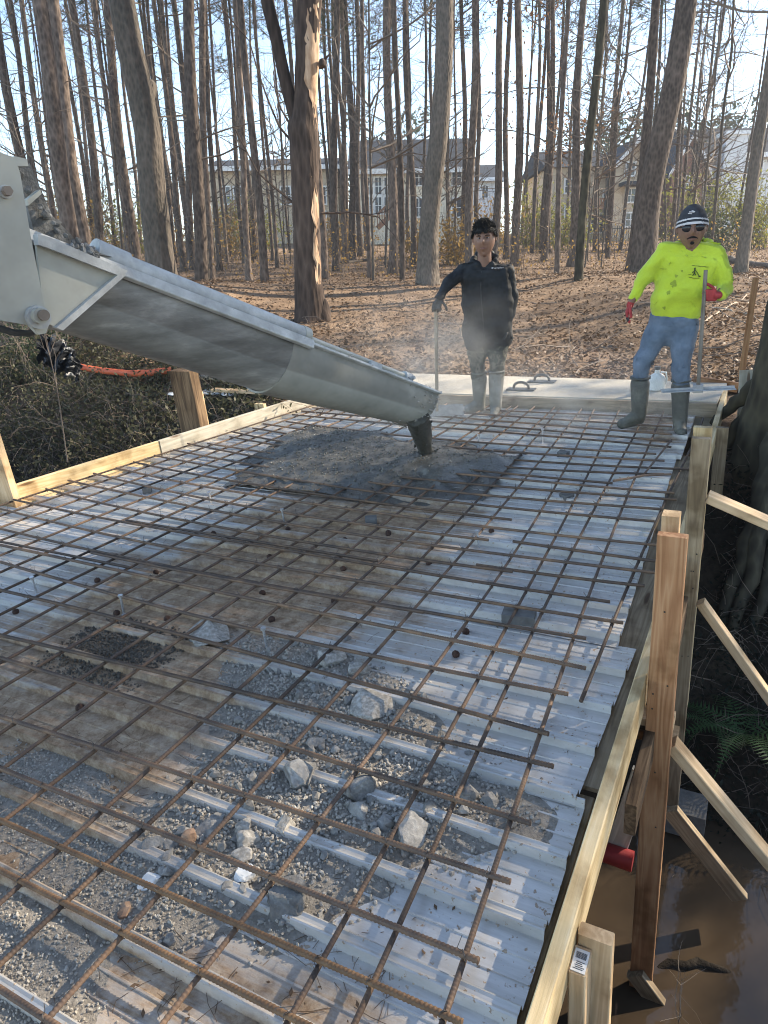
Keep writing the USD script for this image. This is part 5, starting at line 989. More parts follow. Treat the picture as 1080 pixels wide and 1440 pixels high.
# black silt sheet hung over the brush
a, b = gpt(62, 480), gpt(118, 540); V, n, m_ = [], 16, 26
for i_ in range(n):
    for k in range(m_):
        u_, w_ = i_ / (n - 1), k / (m_ - 1); px, py = 62 + (118 - 62) * w_ * .9 - 8 * u_, 470 + 68 * w_ * .55 + 46 * u_ * (1 - .3 * w_) - 6
        q_ = P(px, py, 6.9); V.append(q_ + np.array([0, -.12 * math.sin(w_ * 22 + u_ * 3) * (1 - u_ * .5), .03 * math.sin(w_ * 30)]) + r_.normal(size=3) * .012)
i, j = np.meshgrid(np.arange(n - 1), np.arange(m_ - 1), indexing='ij'); q = np.stack([i * m_ + j, (i + 1) * m_ + j, (i + 1) * m_ + j + 1, i * m_ + j + 1], -1).reshape(-1, 4)
build((np.array(V), np.vstack([q[:, [0, 1, 2]], q[:, [0, 2, 3]]])), 'silt_sheet', 'plastic_sheet', smooth=True, label='shiny crumpled black plastic sheet on the left bank', cat='plastic sheet', base=V[0])
r6 = np.random.default_rng(31)
def scatter_deck(n, x0, x1, y0, y1): return np.c_[r6.uniform(x0, x1, n), r6.uniform(y0, y1, n)]
def on_ground(xy):
    w = D(np.c_[xy, np.zeros(len(xy))]); w[:, 2] = terrain(w[:, 0], w[:, 1]); return w
g, gl = G(), G(); xy = scatter_deck(4600, -10, -4.4, 2.6, 7.3); xy = xy[xy[:, 0] < lboard(xy[:, 1]) - .12]; w = on_ground(xy)
hgt = np.where(xy[:, 1] > 6.3, .45, 1.0) * .5 * np.clip(1.25 - np.abs(xy[:, 1] - 5.4) / 3.4, .25, 1)
for p_, h_ in zip(w, hgt):
    L = h_ * r6.uniform(.7, 1.7); d_ = unit(r6.normal(size=3) * (.7, .7, .2) + (0, 0, .8)); pts = [p_]; 
    for k in range(4): d_ = unit(d_ + r6.normal(size=3) * .3 + (0, 0, -.22 * k)); pts.append(pts[-1] + d_ * L / 4)
    g.add(*tube(np.array(pts), np.linspace(.0045, .0018, 5), 3, False)); c = np.array(pts)[r6.integers(1, 5, 15)] + r6.normal(size=(15, 3)) * .07; quads(gl, c, r6.uniform(.03, .075), r6)
build(g, 'bramble_stems', 'twig', label='tangled bramble stems on the bank left of the deck', kind='stuff'); build(gl, 'bramble', 'bramble_leaves', label='low dark brambles covering the bank left of the deck', kind='stuff')
g, gl = G(), G(); t = thing('sapling_bush', 'thin leafy evergreen shoots standing in the brambles under the chute mount', 'bush', gpt(30, 520))
for k in range(26):
    p_ = gpt(r6.uniform(-10, 100), 535) + r6.normal(size=3) * (.3, .3, 0); q2 = twigs(g, p_, (r6.normal() * .15, r6.normal() * .15, 1), r6.uniform(.5, .95), .006, 1, r6)
    for q_ in q2: quads(gl, q_ + r6.normal(size=(16, 3)) * .09, .05, r6, aspect=.4)
build(g, 'stem', 'twig', t); build(gl, 'foliage', 'evergreen_leaves', t)
g = G(); t = thing('bare_shoot', 'single thin upright shoot in front of the brambles left of the deck', 'shoot', gpt(92, 640))
pts = np.array([P(x, y, 5.0) for x, y in ((95, 650), (88, 600), (80, 545), (70, 500), (64, 470))]); g.add(*tube(pts, np.linspace(.005, .002, 5), 5))
for q_ in pts[1:]:
    for _ in range(3): twigs(g, q_, r6.normal(size=3) + (0, 0, .5), .25, .003, 1, r6)
build(g, 'stem', 'twig', t)
# right bank: dark cover, leaf litter, ferns, roots
g, gl = G(), G(); xy = scatter_deck(4200, -.15, 3.2, 3.5, 6.8); w = on_ground(xy)
for p_ in w:
    d_ = unit(r6.normal(size=3) * (.8, .8, .25) + (0, 0, .35)); pts = [p_]; L = r6.uniform(.1, .5)
    for k in range(3): d_ = unit(d_ + r6.normal(size=3) * .35 + (0, 0, -.2)); pts.append(pts[-1] + d_ * L / 3)
    g.add(*tube(np.array(pts), np.linspace(.003, .0015, 4), 3, False)); quads(gl, p_ + r6.normal(size=(10, 3)) * (.09, .09, .03) + (0, 0, .04), r6.uniform(.02, .05), r6, tilt=.8)
build(g, 'bank_twigs', 'twig', label='thin twigs and rootlets on the dark right bank', kind='stuff'); build(gl, 'ground_cover', 'ivy_leaves', label='dark ivy like ground cover on the right bank below the big tree', kind='stuff')
for k, (px, py, sc, lab) in enumerate(((1046, 1030, .52, 'green fern on the right bank above the water'), (1000, 1018, .3, 'small fern left of the larger fern at the water'))):
    c = D(at(px, py, -1.35)); t = thing('fern', lab, 'fern', c)
    for a in np.linspace(0, 6.28, 9)[:-1] if k == 0 else np.linspace(2, 5.5, 5):
        g = G(); d_ = np.array([math.cos(a), math.sin(a), .55]); L = sc * r6.uniform(.8, 1.1); ts = np.linspace(0, 1, 22)[:, None]; sp_ = c + d_ * L * ts + np.array([0, 0, -.75]) * L * ts ** 2.2; g.add(*tube(sp_, np.linspace(.003, .001, 22), 4, False)); sd2 = unit(np.cross(d_, UP))
        for m2 in range(2, 22):
            ww = L * .26 * math.sin(math.pi * min(1, (m2 + 2) / 24)) * (1.1 - m2 / 22); 
            for s in (-1, 1): p_ = sp_[m2]; tp = p_ + (s * sd2 + d_ * .35) * ww - UP * ww * .15; nx = unit(sp_[min(21, m2 + 1)] - sp_[m2 - 1]) * L * .016; g.add([p_ - nx, p_ + nx, tp], [[0, 1, 2]])
        build(g, 'frond', 'fern_green', t)
simple('wet_log', [(.3, (.012, .010, .008)), (.7, (.04, .032, .024))], scale=9, rough=.95, bump=1.0, bscale=40, dist=.02, spec=.1)
pts = np.array([D(at(x, y, -1.62)) for x, y in ((920, 1350), (945, 1340), (968, 1344), (985, 1337), (1000, 1343), (1020, 1346), (1048, 1352))]); pts[:, 2] = -1.455 + np.array([-.01, .005, .02, .008, .018, .01, -.015]); build(trunk_mesh(pts, np.array([.016, .024, .016, .024, .018, .016, .008]) * .9, 14, .75, 5, 0), 'sunken_log', 'wet_log', smooth=True, label='dark rotten log lying in the shallow water', cat='log', base=pts[0])
g = G(); p_ = D(at(955, 1440, -1.6)); 
for _ in range(4): twigs(g, p_, (r6.normal() * .3, r6.normal() * .3, 1), .22, .002, 1, r6)
build(g, 'grass_stalk', 'pale_twig', label='thin dry stalks standing at the water at the bottom edge', cat='stalk', base=p_)

# forest floor: fallen leaves, sticks, undergrowth
n = 75000; Y = 6.8 + 34 * r6.random(n) ** 1.9; X = (r6.random(n) - .5) * 1.30 * Y; w = np.c_[X, Y, terrain(X, Y)]; dk = Di(w); ok = ~((dk[:, 0] > lboard(dk[:, 1]) - .2) & (dk[:, 0] < .1) & (dk[:, 1] < 7.35)) & (dk[:, 1] > 5.9); w = w[ok]
g = G(); quads(g, w + np.c_[np.zeros((len(w), 2)), r6.uniform(.005, .05, len(w))], r6.uniform(.03, .075, len(w)) * (1 + w[:, 1] * .014), r6, tilt=.35); build(g, 'leaf_litter', 'litter_leaves', label='fallen brown leaves all over the woodland floor', kind='stuff')
g = G()
for _ in range(260):
    y = 7.3 + 26 * r6.random() ** 1.5; x = (r6.random() - .5) * 1.2 * y; 
    if -4.6 < Di([x, y, .5])[0] < .1 and Di([x, y, .5])[1] < 7.4: continue
    p_ = np.array([x, y, terrain(x, y) + .03]); a = r6.uniform(0, 6.3); twigs(g, p_, (math.cos(a), math.sin(a), .02), r6.uniform(.3, 1.5), r6.uniform(.004, .011), 1 if r6.random() < .4 else 0, r6, droop=.05, sides=4)
build(g, 'fallen_sticks', 'twig', label='fallen sticks scattered over the woodland floor', kind='stuff')
for k, (x0, y0, x1, y1, r, lab, m_) in enumerate(((1022, 372, 1100, 388, .11, 'fallen log on the slope right of the man in yellow', 'grey_bark'), (985, 462, 1048, 428, .014, 'pale fallen branch behind the tool of the man in yellow', 'pale_twig'), (480, 376, 545, 370, .07, 'fallen log behind the thin pines in the middle', 'grey_bark'), (1000, 440, 1075, 452, .012, 'long thin stick on the slope behind the man in yellow', 'pale_twig'))):
    a, b = ground_hit(x0, y0), ground_hit(x1, y1); ts = np.linspace(0, 1, 12)[:, None]; pts = a + (b - a) * ts; pts[:, 2] = terrain(pts[:, 0], pts[:, 1]) + r * .7; pts += r6.normal(size=pts.shape) * .012
    build(trunk_mesh(pts, np.linspace(r, r * .7, 12), 10, .1, k, 0), 'fallen_log' if r > .05 else 'fallen_branch', m_, smooth=True, label=lab, cat='log' if r > .05 else 'branch', base=a)
for k, (x, y, r, lab) in enumerate(((768, 362, .26, 'old stump in the wood between two pines right of the black jacketed man'), (548, 452, .0, ''))):
    if r: c = ground_hit(x, y); build(trunk_mesh(c + np.linspace(-.1, .42, 8)[:, None] * np.array([.05, 0, 1]), np.full(8, r), 16, .25, 3, .5), 'tree_stump', 'dead_bark', smooth=True, label=lab, cat='stump', base=c)
def bush(lab, px, py, dep, wpx, hpx, leaf, n, group=None, size=.14, name='bush'):
    b = W(px, py, dep); b[2] = terrain(b[0], b[1], False); s = dep / FPX; t = thing(name, lab, 'bush', b, group); g, gl = G(), G(); ww, hh = wpx * s / 2, max(.5, (W(px, py - hpx, dep)[2] - b[2])); tips = []
    for _ in range(int(16 + wpx / 4)):
        p_ = b + r6.normal(size=3) * (ww * .4, .5, 0); q2 = twigs(g, p_, (r6.normal() * .3, r6.normal() * .3, 1), hh * r6.uniform(.5, 1.05), .02, 1, r6); tips += q2[1:]
    tips = np.array(tips); c = tips[r6.integers(0, len(tips), n)] + r6.normal(size=(n, 3)) * (ww * .16 + .12, .35, .22); quads(gl, c, r6.uniform(.6, 1.2, n) * size, r6, aspect=.5); build(g, 'stem', 'twig', t); build(gl, 'foliage', leaf, t)
for a in (('bright yellow green bush in front of the white house', 1000, 300, 40, 90, 62, 'bush_leaves', 2600), ('yellow green bush at the right edge below the white house', 1070, 305, 38, 60, 62, 'bush_leaves', 1800), ('yellow leaved bush before the small brick house', 955, 300, 42, 46, 70, 'bush_leaves', 1300), ('dark round evergreen shrub right of the head of the man in yellow', 1003, 322, 34, 24, 30, 'evergreen_leaves', 1200),
          ('yellow green thicket between the straight dark pine and the oak', 750, 320, 44, 70, 62, 'bush_leaves', 1700), ('golden bush right of the black jacketed man\'s head', 690, 318, 40, 40, 36, 'golden_leaves', 900), ('golden bush left of the black jacketed man', 640, 335, 30, 36, 44, 'golden_leaves', 900), ('golden low bush behind the pale sunlit pine', 588, 350, 34, 36, 40, 'golden_leaves', 900), ('golden brown thicket behind the leftmost pines', 90, 340, 36, 110, 70, 'golden_leaves', 2600), ('golden brown thicket between the knobbed trunk and the snag', 300, 342, 40, 110, 46, 'golden_leaves', 1800), ('pale golden brush right of the snag', 480, 342, 42, 60, 40, 'golden_leaves', 1000), ('green thicket in front of the grey tan house', 350, 335, 46, 90, 60, 'bush_leaves', 2000),
          ('loose olive thicket between knobbed trunk and left pines', 160, 345, 40, 130, 80, 'bush_leaves', 2200), ('loose olive thicket at the left edge of the wood', 30, 340, 42, 120, 85, 'bush_leaves', 1800), ('olive thicket in front of the tan gabled house', 800, 330, 43, 70, 44, 'bush_leaves', 1200)): bush(*a, size=.20)
for k, (x, dep, hp) in enumerate(((1045, 70, 100), (985, 78, 95), (905, 80, 85), (560, 84, 80), (930, 62, 70), (840, 74, 70))): bush('tall evergreen tree crown standing behind the houses' if k > 1 else ('rounded evergreen crown behind the roof of the white house' if k == 0 else 'rounded evergreen crown behind the brick gable'), x, 330, dep, 110, hp + 95, 'evergreen_leaves', 4200, 'evergreens behind the houses' if k > 1 else None, .5, 'evergreen_tree')
g, gl = G(), G()
for _ in range(900):
    y = r6.uniform(20, 44); x = (r6.random() - .5) * 1.15 * y; p_ = np.array([x, y, terrain(x, y, False)]); q2 = twigs(g, p_, (r6.normal() * .35, r6.normal() * .35, 1), r6.uniform(.5, 2.2), .007, 1, r6); quads(gl, np.array(q2)[r6.integers(1, len(q2), 5)] + r6.normal(size=(5, 3)) * .16, .10, r6)
build(g, 'undergrowth_stems', 'twig', label='thin bare undergrowth stems between the pines', kind='stuff'); build(gl, 'undergrowth', 'golden_leaves', label='sparse yellowish undergrowth leaves between the pines', kind='stuff')
# a bare oak bough reaching in from the right across the sky is part of trees outside the frame

# things lying on the slab
simple('float_blue', [(.3, (.03, .035, .04)), (.7, (.07, .08, .085))], scale=10, rough=.5)
for k, (x, y, lab) in enumerate(((733, 548, 'dark hand float with a looped handle on the slab right of the man in black'), (762, 537, 'second dark hand float lying farther back on the slab'))):
    c = at(x, y, .128); t = thing('hand_float', lab, 'hand float', D(c)); g = G(); beam(g, D(c + (-.14, 0, .006)), D(c + (.14, 0, .006)), .09, .012, DUP, .003); build(g, 'blade', 'float_blue', t)
    an = np.linspace(0, math.pi, 13); pts = np.array([c + (-.075 * math.cos(a), 0, .012 + .062 * math.sin(a) ** .7) for a in an]); build(tube(D(pts), .013, 10), 'handle', 'tool_black', t, smooth=True)
c = at(923, 548, .125); t = thing('plastic_jug', 'round white plastic jug on the slab behind the man in yellow', 'jug', D(c)); s = .075
zz = np.array([0, .01, .10, .14, .16, .165, .2]); rr = np.array([.062, .075, .078, .06, .03, .024, .022]); build(tube(D(np.c_[np.full(7, c[0]), np.full(7, c[1]), c[2] + zz * .95]), rr, 24), 'body', 'white_plastic', t, smooth=40); build(tube(D([c + (0, 0, .188), c + (0, 0, .215)]), .027, 16), 'cap', 'tool_black', t, smooth=40)
build(tube(D([c + (.03, 0, .165), c + (.075, 0, .16), c + (.085, 0, .1), c + (.076, 0, .06)]), .009, 8), 'handle', 'white_plastic', t, smooth=True)

# ---------------------------------------------------------------- the two men
from manifold3d import Manifold, Mesh as MMesh, OpType
simple('skin', [(.3, (.155, .078, .050)), (.7, (.215, .115, .076))], scale=14, rough=.55, bump=.1, bscale=120, dist=.001)
simple('hair_black', [(.3, (.006, .005, .005)), (.7, (.018, .016, .014))], scale=60, rough=.6, bump=.8, bscale=180, dist=.004, stretch=(1, 1, .4), spec=.15)
simple('lip', [(.3, (.15, .065, .05)), (.7, (.18, .08, .062))], scale=30, rough=.5)
simple('eye_white', [(.3, (.22, .20, .19)), (.7, (.27, .25, .24))], scale=30, rough=.2)
simple('eye_dark', [(.3, (.01, .008, .007)), (.7, (.014, .01, .009))], scale=30, rough=.15)
simple('jacket_black', [(.3, (.008, .009, .010)), (.7, (.017, .018, .020))], scale=9, rough=.75, bump=.25, bscale=24, dist=.012, spec=.3)
mat('camo', {'g': ('geometry', {}), 'n': ('noise_texture', {'scale': 14.0, 'detail': 2.5, 'distortion': .8}), 'r': ('rgb_ramp', {'ramp': [(.0, (.014, .015, .011)), (.42, (.045, .047, .032)), (.5, (.14, .125, .088)), (.57, (.022, .02, .014))], 'interpolate': False}), 'p': ('principled_bsdf', {'roughness': .9})}, [('g.position', 'n.vector'), ('n.fac', 'r.fac'), ('r.color', 'p.base_color')], 'p.BSDF')
simple('boot_rubber', [(.3, (.07, .07, .055)), (.5, (.13, .13, .105)), (.7, (.26, .255, .22))], scale=7, rough=.6, bump=.2, bscale=40, dist=.004)
simple('boot_dark', [(.3, (.035, .034, .027)), (.5, (.07, .068, .054)), (.7, (.15, .145, .12))], scale=7, rough=.6, bump=.2, bscale=40, dist=.004)
simple('boot_grey', [(.3, (.10, .10, .085)), (.5, (.17, .165, .14)), (.7, (.28, .27, .24))], scale=7, rough=.7, bump=.2, bscale=40, dist=.004)
simple('hi_vis_yellow', [(.22, (.25, .31, .018)), (.34, (.38, .47, .022)), (.7, (.47, .58, .028))], scale=5, rough=.85, bump=.25, bscale=18, dist=.012, sheen=.2)
simple('denim', [(.25, (.055, .075, .105)), (.5, (.10, .135, .185)), (.75, (.16, .20, .26))], scale=7, rough=.9, bump=.35, bscale=26, dist=.010)
simple('glove_red', [(.3, (.22, .018, .018)), (.7, (.38, .04, .038))], scale=20, rough=.85, bump=.3, bscale=90, dist=.003)
simple('glove_black', [(.3, (.012, .012, .013)), (.7, (.035, .034, .034))], scale=20, rough=.7, bump=.3, bscale=60, dist=.004)
simple('beanie_knit', [(.3, (.012, .013, .017)), (.7, (.028, .03, .036))], scale=40, rough=.95, bump=.6, bscale=160, dist=.003)
simple('knit_white', [(.3, (.42, .40, .40)), (.7, (.55, .52, .52))], scale=40, rough=.95)
simple('hoodie_print', [(.3, (.03, .05, .01)), (.7, (.05, .07, .012))], scale=40, rough=.9)
simple('lens_black', [(.3, (.008, .008, .01)), (.7, (.012, .012, .014))], scale=4, rough=.08)
def sph(p, r, n=20): return Manifold.sphere(float(r), n).translate([float(c) for c in p])
def hull(*s): return Manifold.batch_hull([sph(p, r) for p, r in s])
def merge(parts): return Manifold.batch_boolean(parts, OpType.Add)
def cloth(parts, cut=None, ref=.016, it=12, wr=.006, seed=0, freq=(6.5, 6.5, 9)):
    m = merge(parts)
    if cut is not None: m = m.trim_by_plane([0, 0, 1], float(cut))
    m = m.refine_to_length(ref); a = m.to_mesh(); t = trimesh.Trimesh(a.vert_properties[:, :3], a.tri_verts, process=False); t.merge_vertices()
    trimesh.smoothing.filter_taubin(t, .5, .53, it); v = np.array(t.vertices)
    if wr:
        n = np.array(t.vertex_normals); w = fbm(v * np.array(freq), 3, seed); w = 1 - 2 * np.abs(w) ** .8 if True else w
        v = v + n * ((w - .3) * wr - np.exp(-(fbm(v * np.array(freq) * 1.5, 2, seed + 5) / .07) ** 2) * wr * .8)[:, None]
    if cut is not None: v[:, 2] = np.maximum(v[:, 2], cut - .002)
    return v, np.array(t.faces)
def head_mesh(c, sc=1.0, yaw=0.0, pitch=0.0, wide=1.0):
    s = trimesh.creation.icosphere(subdivisions=4).vertices.copy(); x, y, z = s.T; gs = lambda a, b, sa, sb: np.exp(-((x - a) / sa) ** 2 - ((z - b) / sb) ** 2) * (y < 0)
    low = np.clip(-z, 0, 1); vx = x * .076 * wide * (1 - .30 * low ** 1.6); vy = y * .096 * (1 - .12 * low * (y < 0)) + .016 * low * (y > 0) * -1; vz = z * .118
    vy -= .026 * gs(0, -.06, .13, .20) * (1 - .55 * np.clip((z + .02) * 2.4, 0, 1)); vy -= .007 * gs(0, -.17, .20, .08)           # nose
    for k in (-1, 1): vy += .012 * gs(.36 * k, .10, .17, .12); vy -= .006 * gs(.34 * k, .27, .26, .07); vy -= .005 * gs(.46 * k, -.18, .18, .2)
    vy -= .006 * gs(0, -.43, .24, .05); vy -= .006 * gs(0, -.55, .22, .05); vy += .004 * gs(0, -.49, .26, .03); vy -= .012 * gs(0, -.86, .34, .18); vy += .005 * gs(0, -.68, .3, .06)
    v = np.c_[vx, vy, vz]; f = trimesh.creation.icosphere(subdivisions=4).faces
    cy, sy, cp, sp_ = math.cos(yaw), math.sin(yaw), math.cos(pitch), math.sin(pitch); Rm = np.array([[cy, -sy, 0], [sy, cy, 0], [0, 0, 1]]) @ np.array([[1, 0, 0], [0, cp, -sp_], [0, sp_, cp]])
    tf = lambda q: (np.asarray(q, float) * sc) @ Rm.T + c
    return tf(v), f, tf
def hand(wr, d, n, side, curl, th=1.0, sc=1.0, r0=.0092):
    """palm, four unequal bent fingers and a thumb at the side; d points to the knuckles, n is where the palm faces, side is where the thumb is"""
    d, n, side = unit(d), unit(n), unit(side); parts = [hull((wr, .026 * sc), (wr + d * .03 * sc, .026 * sc)), hull(*[(wr + d * (.03 + .055 * k) * sc + side * s * sc, .0125 * sc) for k in (0, 1) for s in (-.03, -.01, .012, .032)])]
    for k, (o, L, ex) in enumerate(((.033, .070, 0), (.011, .080, 0), (-.012, .074, 4), (-.033, .058, 8))):
        p = wr + d * .085 * sc + side * o * sc; a = 0
        for m_, fr in enumerate((.46, .31, .23)):
            a += math.radians(curl * (.75, 1.0, .8)[m_] + ex); dd = unit(d * math.cos(a) + n * math.sin(a)); q_ = p + dd * L * fr * sc; parts.append(hull((p, r0 * (1 - .1 * m_) * sc), (q_, r0 * (.92 - .1 * m_) * sc))); p = q_
    p = wr + d * .03 * sc + side * .034 * sc
    for L, ds in ((.034, .9), (.03, .45), (.026, .2)): dd = unit(side * ds * th + d * .75 + n * .5 * (1.2 - ds)); q_ = p + dd * L * sc; parts.append(hull((p, .0115 * sc), (q_, .0100 * sc))); p = q_
    return parts
class Person:
    def __init__(s, label, base_deck, name='person'):
        s.b = D(base_deck); s.ez = DUP; e = s.b - CAM; s.ey = unit(e - (e @ DUP) * DUP); s.ex = np.cross(s.ey, s.ez); s.t = thing(name, label, 'person', s.b)
    def J(s, px, py, ly=0.0):
        q_ = onplane(px, py, s.b + s.ey * ly, s.ey) - s.b; return np.array([q_ @ s.ex, q_ @ s.ey, q_ @ s.ez])
    def w(s, v): v = np.asarray(v, float); return s.b + v[..., :1] * s.ex + v[..., 1:2] * s.ey + v[..., 2:] * s.ez
    def put(s, vf, name, mat_, par=None, smooth=True, **kw): return build((s.w(vf[0]), vf[1]), name, mat_, par or s.t, smooth=smooth, **kw)
def to_man(v, f): return Manifold(MMesh(np.asarray(v, np.float32), np.asarray(f, np.uint32)))
def manifold_vf(m): a = m.to_mesh(); return np.array(a.vert_properties[:, :3]), np.array(a.tri_verts)
def face_parts(pp, tf, body, glasses=False, moustache=False):
    ico = _ICO[2]
    el = lambda c, r: (tf(ico.vertices * np.asarray(r) + np.asarray(c)), ico.faces)
    for k in (-1, 1):
        if not glasses:
            e = pp.put(el((.0265 * k, -.0755, .0125), (.0125, .010, .0052)), 'eye', 'eye_white', body); pp.put(el((.0265 * k, -.0835, .0125), (.0062, .0035, .0060)), 'iris', 'eye_dark', pp.t) if False else None
            pp.put(el((.0265 * k + .001, -.0832, .0128), (.0063, .0030, .0058)), 'pupil', 'eye_dark', e)
        an = np.linspace(-1, 1, 7); pts = np.array([(.029 * k + a * .017, -.0925 + .009 * abs(a * 1 + .5 * k) ** 2 * .8, .0285 - .004 * a * a + .001 * a * k) for a in an]); v, f = tube(pts, .0042 * (1 - .5 * np.abs(an)), 6); pp.put((tf(v), f), 'eyebrow', 'hair_black', body)
    an = np.linspace(-1, 1, 9); pts = np.array([(a * .023, -.0925 + .012 * a * a, -.0560 + .002 * a * a) for a in an])
    v, f = tube(pts, .0048 * (1 - .65 * np.abs(an)) + .0006, 8); pp.put((tf(v), f), 'lips', 'lip', body)
    if moustache:
        pts = np.array([(a * .029, -.0915 + .018 * a * a, -.043 - .010 * a * a) for a in an]); v, f = tube(pts, .0062 * (1 - .55 * np.abs(an)), 8); pp.put((tf(v), f), 'moustache', 'hair_black', body)
        pp.put(el((0, -.0865, -.077), (.012, .007, .010)), 'goatee', 'hair_black', body)
# --- the man in black
m1 = Person('man in black jacket, camouflage trousers and rubber boots leaning on a tool handle', (-2.33, 6.20, .03)); J = m1.J
hc = J(681, 337, -.02); hv, hf, tf = head_mesh(hc, 1.22, yaw=-.10, pitch=-.04)
ears = [hull((tf((.078 * k, .008, -.005)), .012), (tf((.080 * k, .012, .022)), .015)) for k in (-1, 1)]
core = [to_man(hv, hf)] + ears + [hull((hc + (0, .012, -.06), .056), (J(681, 372, .0), .062)), hull((J(668, 388), .05), (J(700, 388), .05), (J(684, 470), .05)), hull((J(654, 386), .035), (J(631, 398, -.12), .030)), hull((J(631, 398, -.12), .036), (J(615, 421, -.28), .026)), hull((J(712, 388), .035), (J(719, 418, .02), .030)), hull((J(719, 418, .02), .036), (J(714, 458, -.04), .026)),
        hull((J(672, 480), .05), (J(671, 520), .04)), hull((J(671, 520), .04), (J(673, 555), .03)), hull((J(698, 480), .05), (J(698, 520, -.02), .04)), hull((J(698, 520, -.02), .04), (J(697, 560, -.06), .03))]
body1 = m1.put(manifold_vf(merge(core)), 'body', 'skin', smooth=50); face_parts(m1, tf, body1)
# hair: a cap that follows the skull, higher at the front
s = trimesh.creation.icosphere(subdivisions=4); v = s.vertices.copy(); x, y, z = v.T; nzh = fbm(v * 4.5, 3, 8) * .22; keep = (z + nzh > .45 - .10 * (y > -.42) - .25 * (y > .15)) | ((np.abs(x) > .82) & (z + nzh * .5 > .16) & (y > -.38)); hvv = np.c_[x * .0805, y * .101, z * .119 + .008 * np.clip(.4 - y, 0, 1) * (z > .45)]; hvv += (s.vertex_normals * (.004 + .008 * np.abs(fbm(v * 5, 3, 2))[:, None])); ff = s.faces[keep[s.faces].all(1)]; hg = G(); hg.add(tf(hvv), ff); rh = np.random.default_rng(5); kk = np.where(keep)[0]
for i_ in rh.choice(kk, 1500):
    n_ = s.vertex_normals[i_]; dz = unit(n_ * .5 + np.array([rh.normal() * .35, -.12 + rh.normal() * .3, .5 if n_[2] > .5 else -.6])); p_ = hvv[i_]; L_ = rh.uniform(.010, .022) if n_[2] > .45 else rh.uniform(.006, .012)
    v_, f_ = tube([p_ - dz * .004, p_ + dz * L_ * .6 + n_ * .003, p_ + dz * L_], [.0022, .0016, .0004], 3, False); hg.add(tf(v_), f_)
m1.put(hg.arr(), 'hair', 'hair_black', body1)
tor = [hull((J(663, 388), .112), (J(704, 388), .112), (J(667, 432), .122), (J(705, 432), .122)), hull((J(667, 432), .122), (J(705, 432), .122), (J(668, 478), .122), (J(704, 478), .122)), hull((J(652, 382), .074), (J(681, 374), .075), (J(664, 392), .09)), hull((J(715, 382), .074), (J(681, 374), .075), (J(703, 392), .09)),
       hull((J(652, 382), .074), (J(631, 398, -.12), .064)), hull((J(631, 398, -.12), .064), (J(618, 418, -.26), .048)), hull((J(715, 383), .074), (J(720, 418, .02), .064)), hull((J(720, 418, .02), .064), (J(715, 455, -.04), .05))]
for a in np.linspace(-.9, 4.04, 9): tor.append(sph(J(682, 370) + (.098 * math.cos(a), .03 + .092 * math.sin(a), .022 + .045 * math.sin(a)), .044))
tor.append(hull((J(690, 372, .12), .06), (J(676, 380, .13), .06)))
v, f = cloth(tor, wr=.030, seed=4); jk = m1.put((v, f), 'jacket', 'jacket_black')
# cut the neck opening is left to the collar; zip line
jt = trimesh.Trimesh(m1.w(v), f, process=False)
def on_cloth(pp, tmesh, px, py):
    loc, *_ = tmesh.ray.intersects_location([CAM], [ray(px, py)]); return loc[np.argmin(np.linalg.norm(loc - CAM, axis=1))]
g = G(); zp = [on_cloth(m1, jt, x, y) - m1.ey * .002 for x, y in ((677, 381), (676, 400), (677, 425), (679, 450), (681, 474))]; g.add(*tube(np.array(zp), .004, 6)); build(g, 'zip', 'rubber_black', jk)
tx = meshkit.text_mesh('Champion', .014, .0015); a_ = np.array(tx.vertices) if hasattr(tx, 'vertices') else meshkit.arrays(tx)[0]; tfc = np.array(tx.faces) if hasattr(tx, 'faces') else meshkit.arrays(tx)[1]
o = on_cloth(m1, jt, 696, 377) - m1.ey * .006; a_ = a_ - a_.mean(0); build((o + a_[:, :1] * m1.ex * 1.15 + a_[:, 1:2] * m1.ez - a_[:, 2:] * m1.ey + m1.ex * .02, tfc), 'chest_logo', 'knit_white', jk)
g = G(); g.add(*tube([o - m1.ex * .022 + m1.ez * .002 + m1.ey * .002, o - m1.ex * .022 + m1.ez * .002 - m1.ey * .002], .006, 12)); build(g, 'logo_mark', 'knit_white', jk)
pts = [hull((J(671, 484), .108), (J(701, 484), .108)), hull((J(671, 484), .108), (J(671, 518), .082)), hull((J(671, 518), .08), (J(674, 534), .072)), hull((J(701, 484), .108), (J(699, 518, -.03), .082)), hull((J(699, 518, -.03), .08), (J(698, 532, -.04), .072))]
m1.put(cloth(pts, wr=.026, seed=7), 'trousers', 'camo')
def boot(pp, top, ankle, heel, toe, mat_, r=.072, cut=.0):
    parts = [hull((top, r), (ankle, r * .78)), hull((ankle, r * .78), (heel, .05)), hull((heel, .052), (toe, .044)), hull((ankle, r * .7), (toe, .035))]
    b = pp.put(cloth(parts, cut=cut, wr=.002, seed=2, it=8), 'boot', mat_); v_, f_ = tube([top + (0, 0, .045), top + (0, 0, .062)], r * 1.05, 20); pp.put((v_, f_), 'boot_rim', mat_, b)
boot(m1, J(674, 532), J(674, 566), J(675, 572, .02), J(659, 575, -.05), 'boot_rubber'); boot(m1, J(698, 530, -.04), J(697, 572, -.08), J(697, 580, -.06), J(694, 586, -.19), 'boot_grey')
hp_ = J(613, 431, -.30); gl = hand(J(616, 420, -.28), J(613, 436, -.31) - J(616, 420, -.28), (.2, 1, -.1), (.8, -.2, .1), 62); m1.put(cloth(gl, ref=.006, it=5, wr=.0), 'glove', 'glove_black')
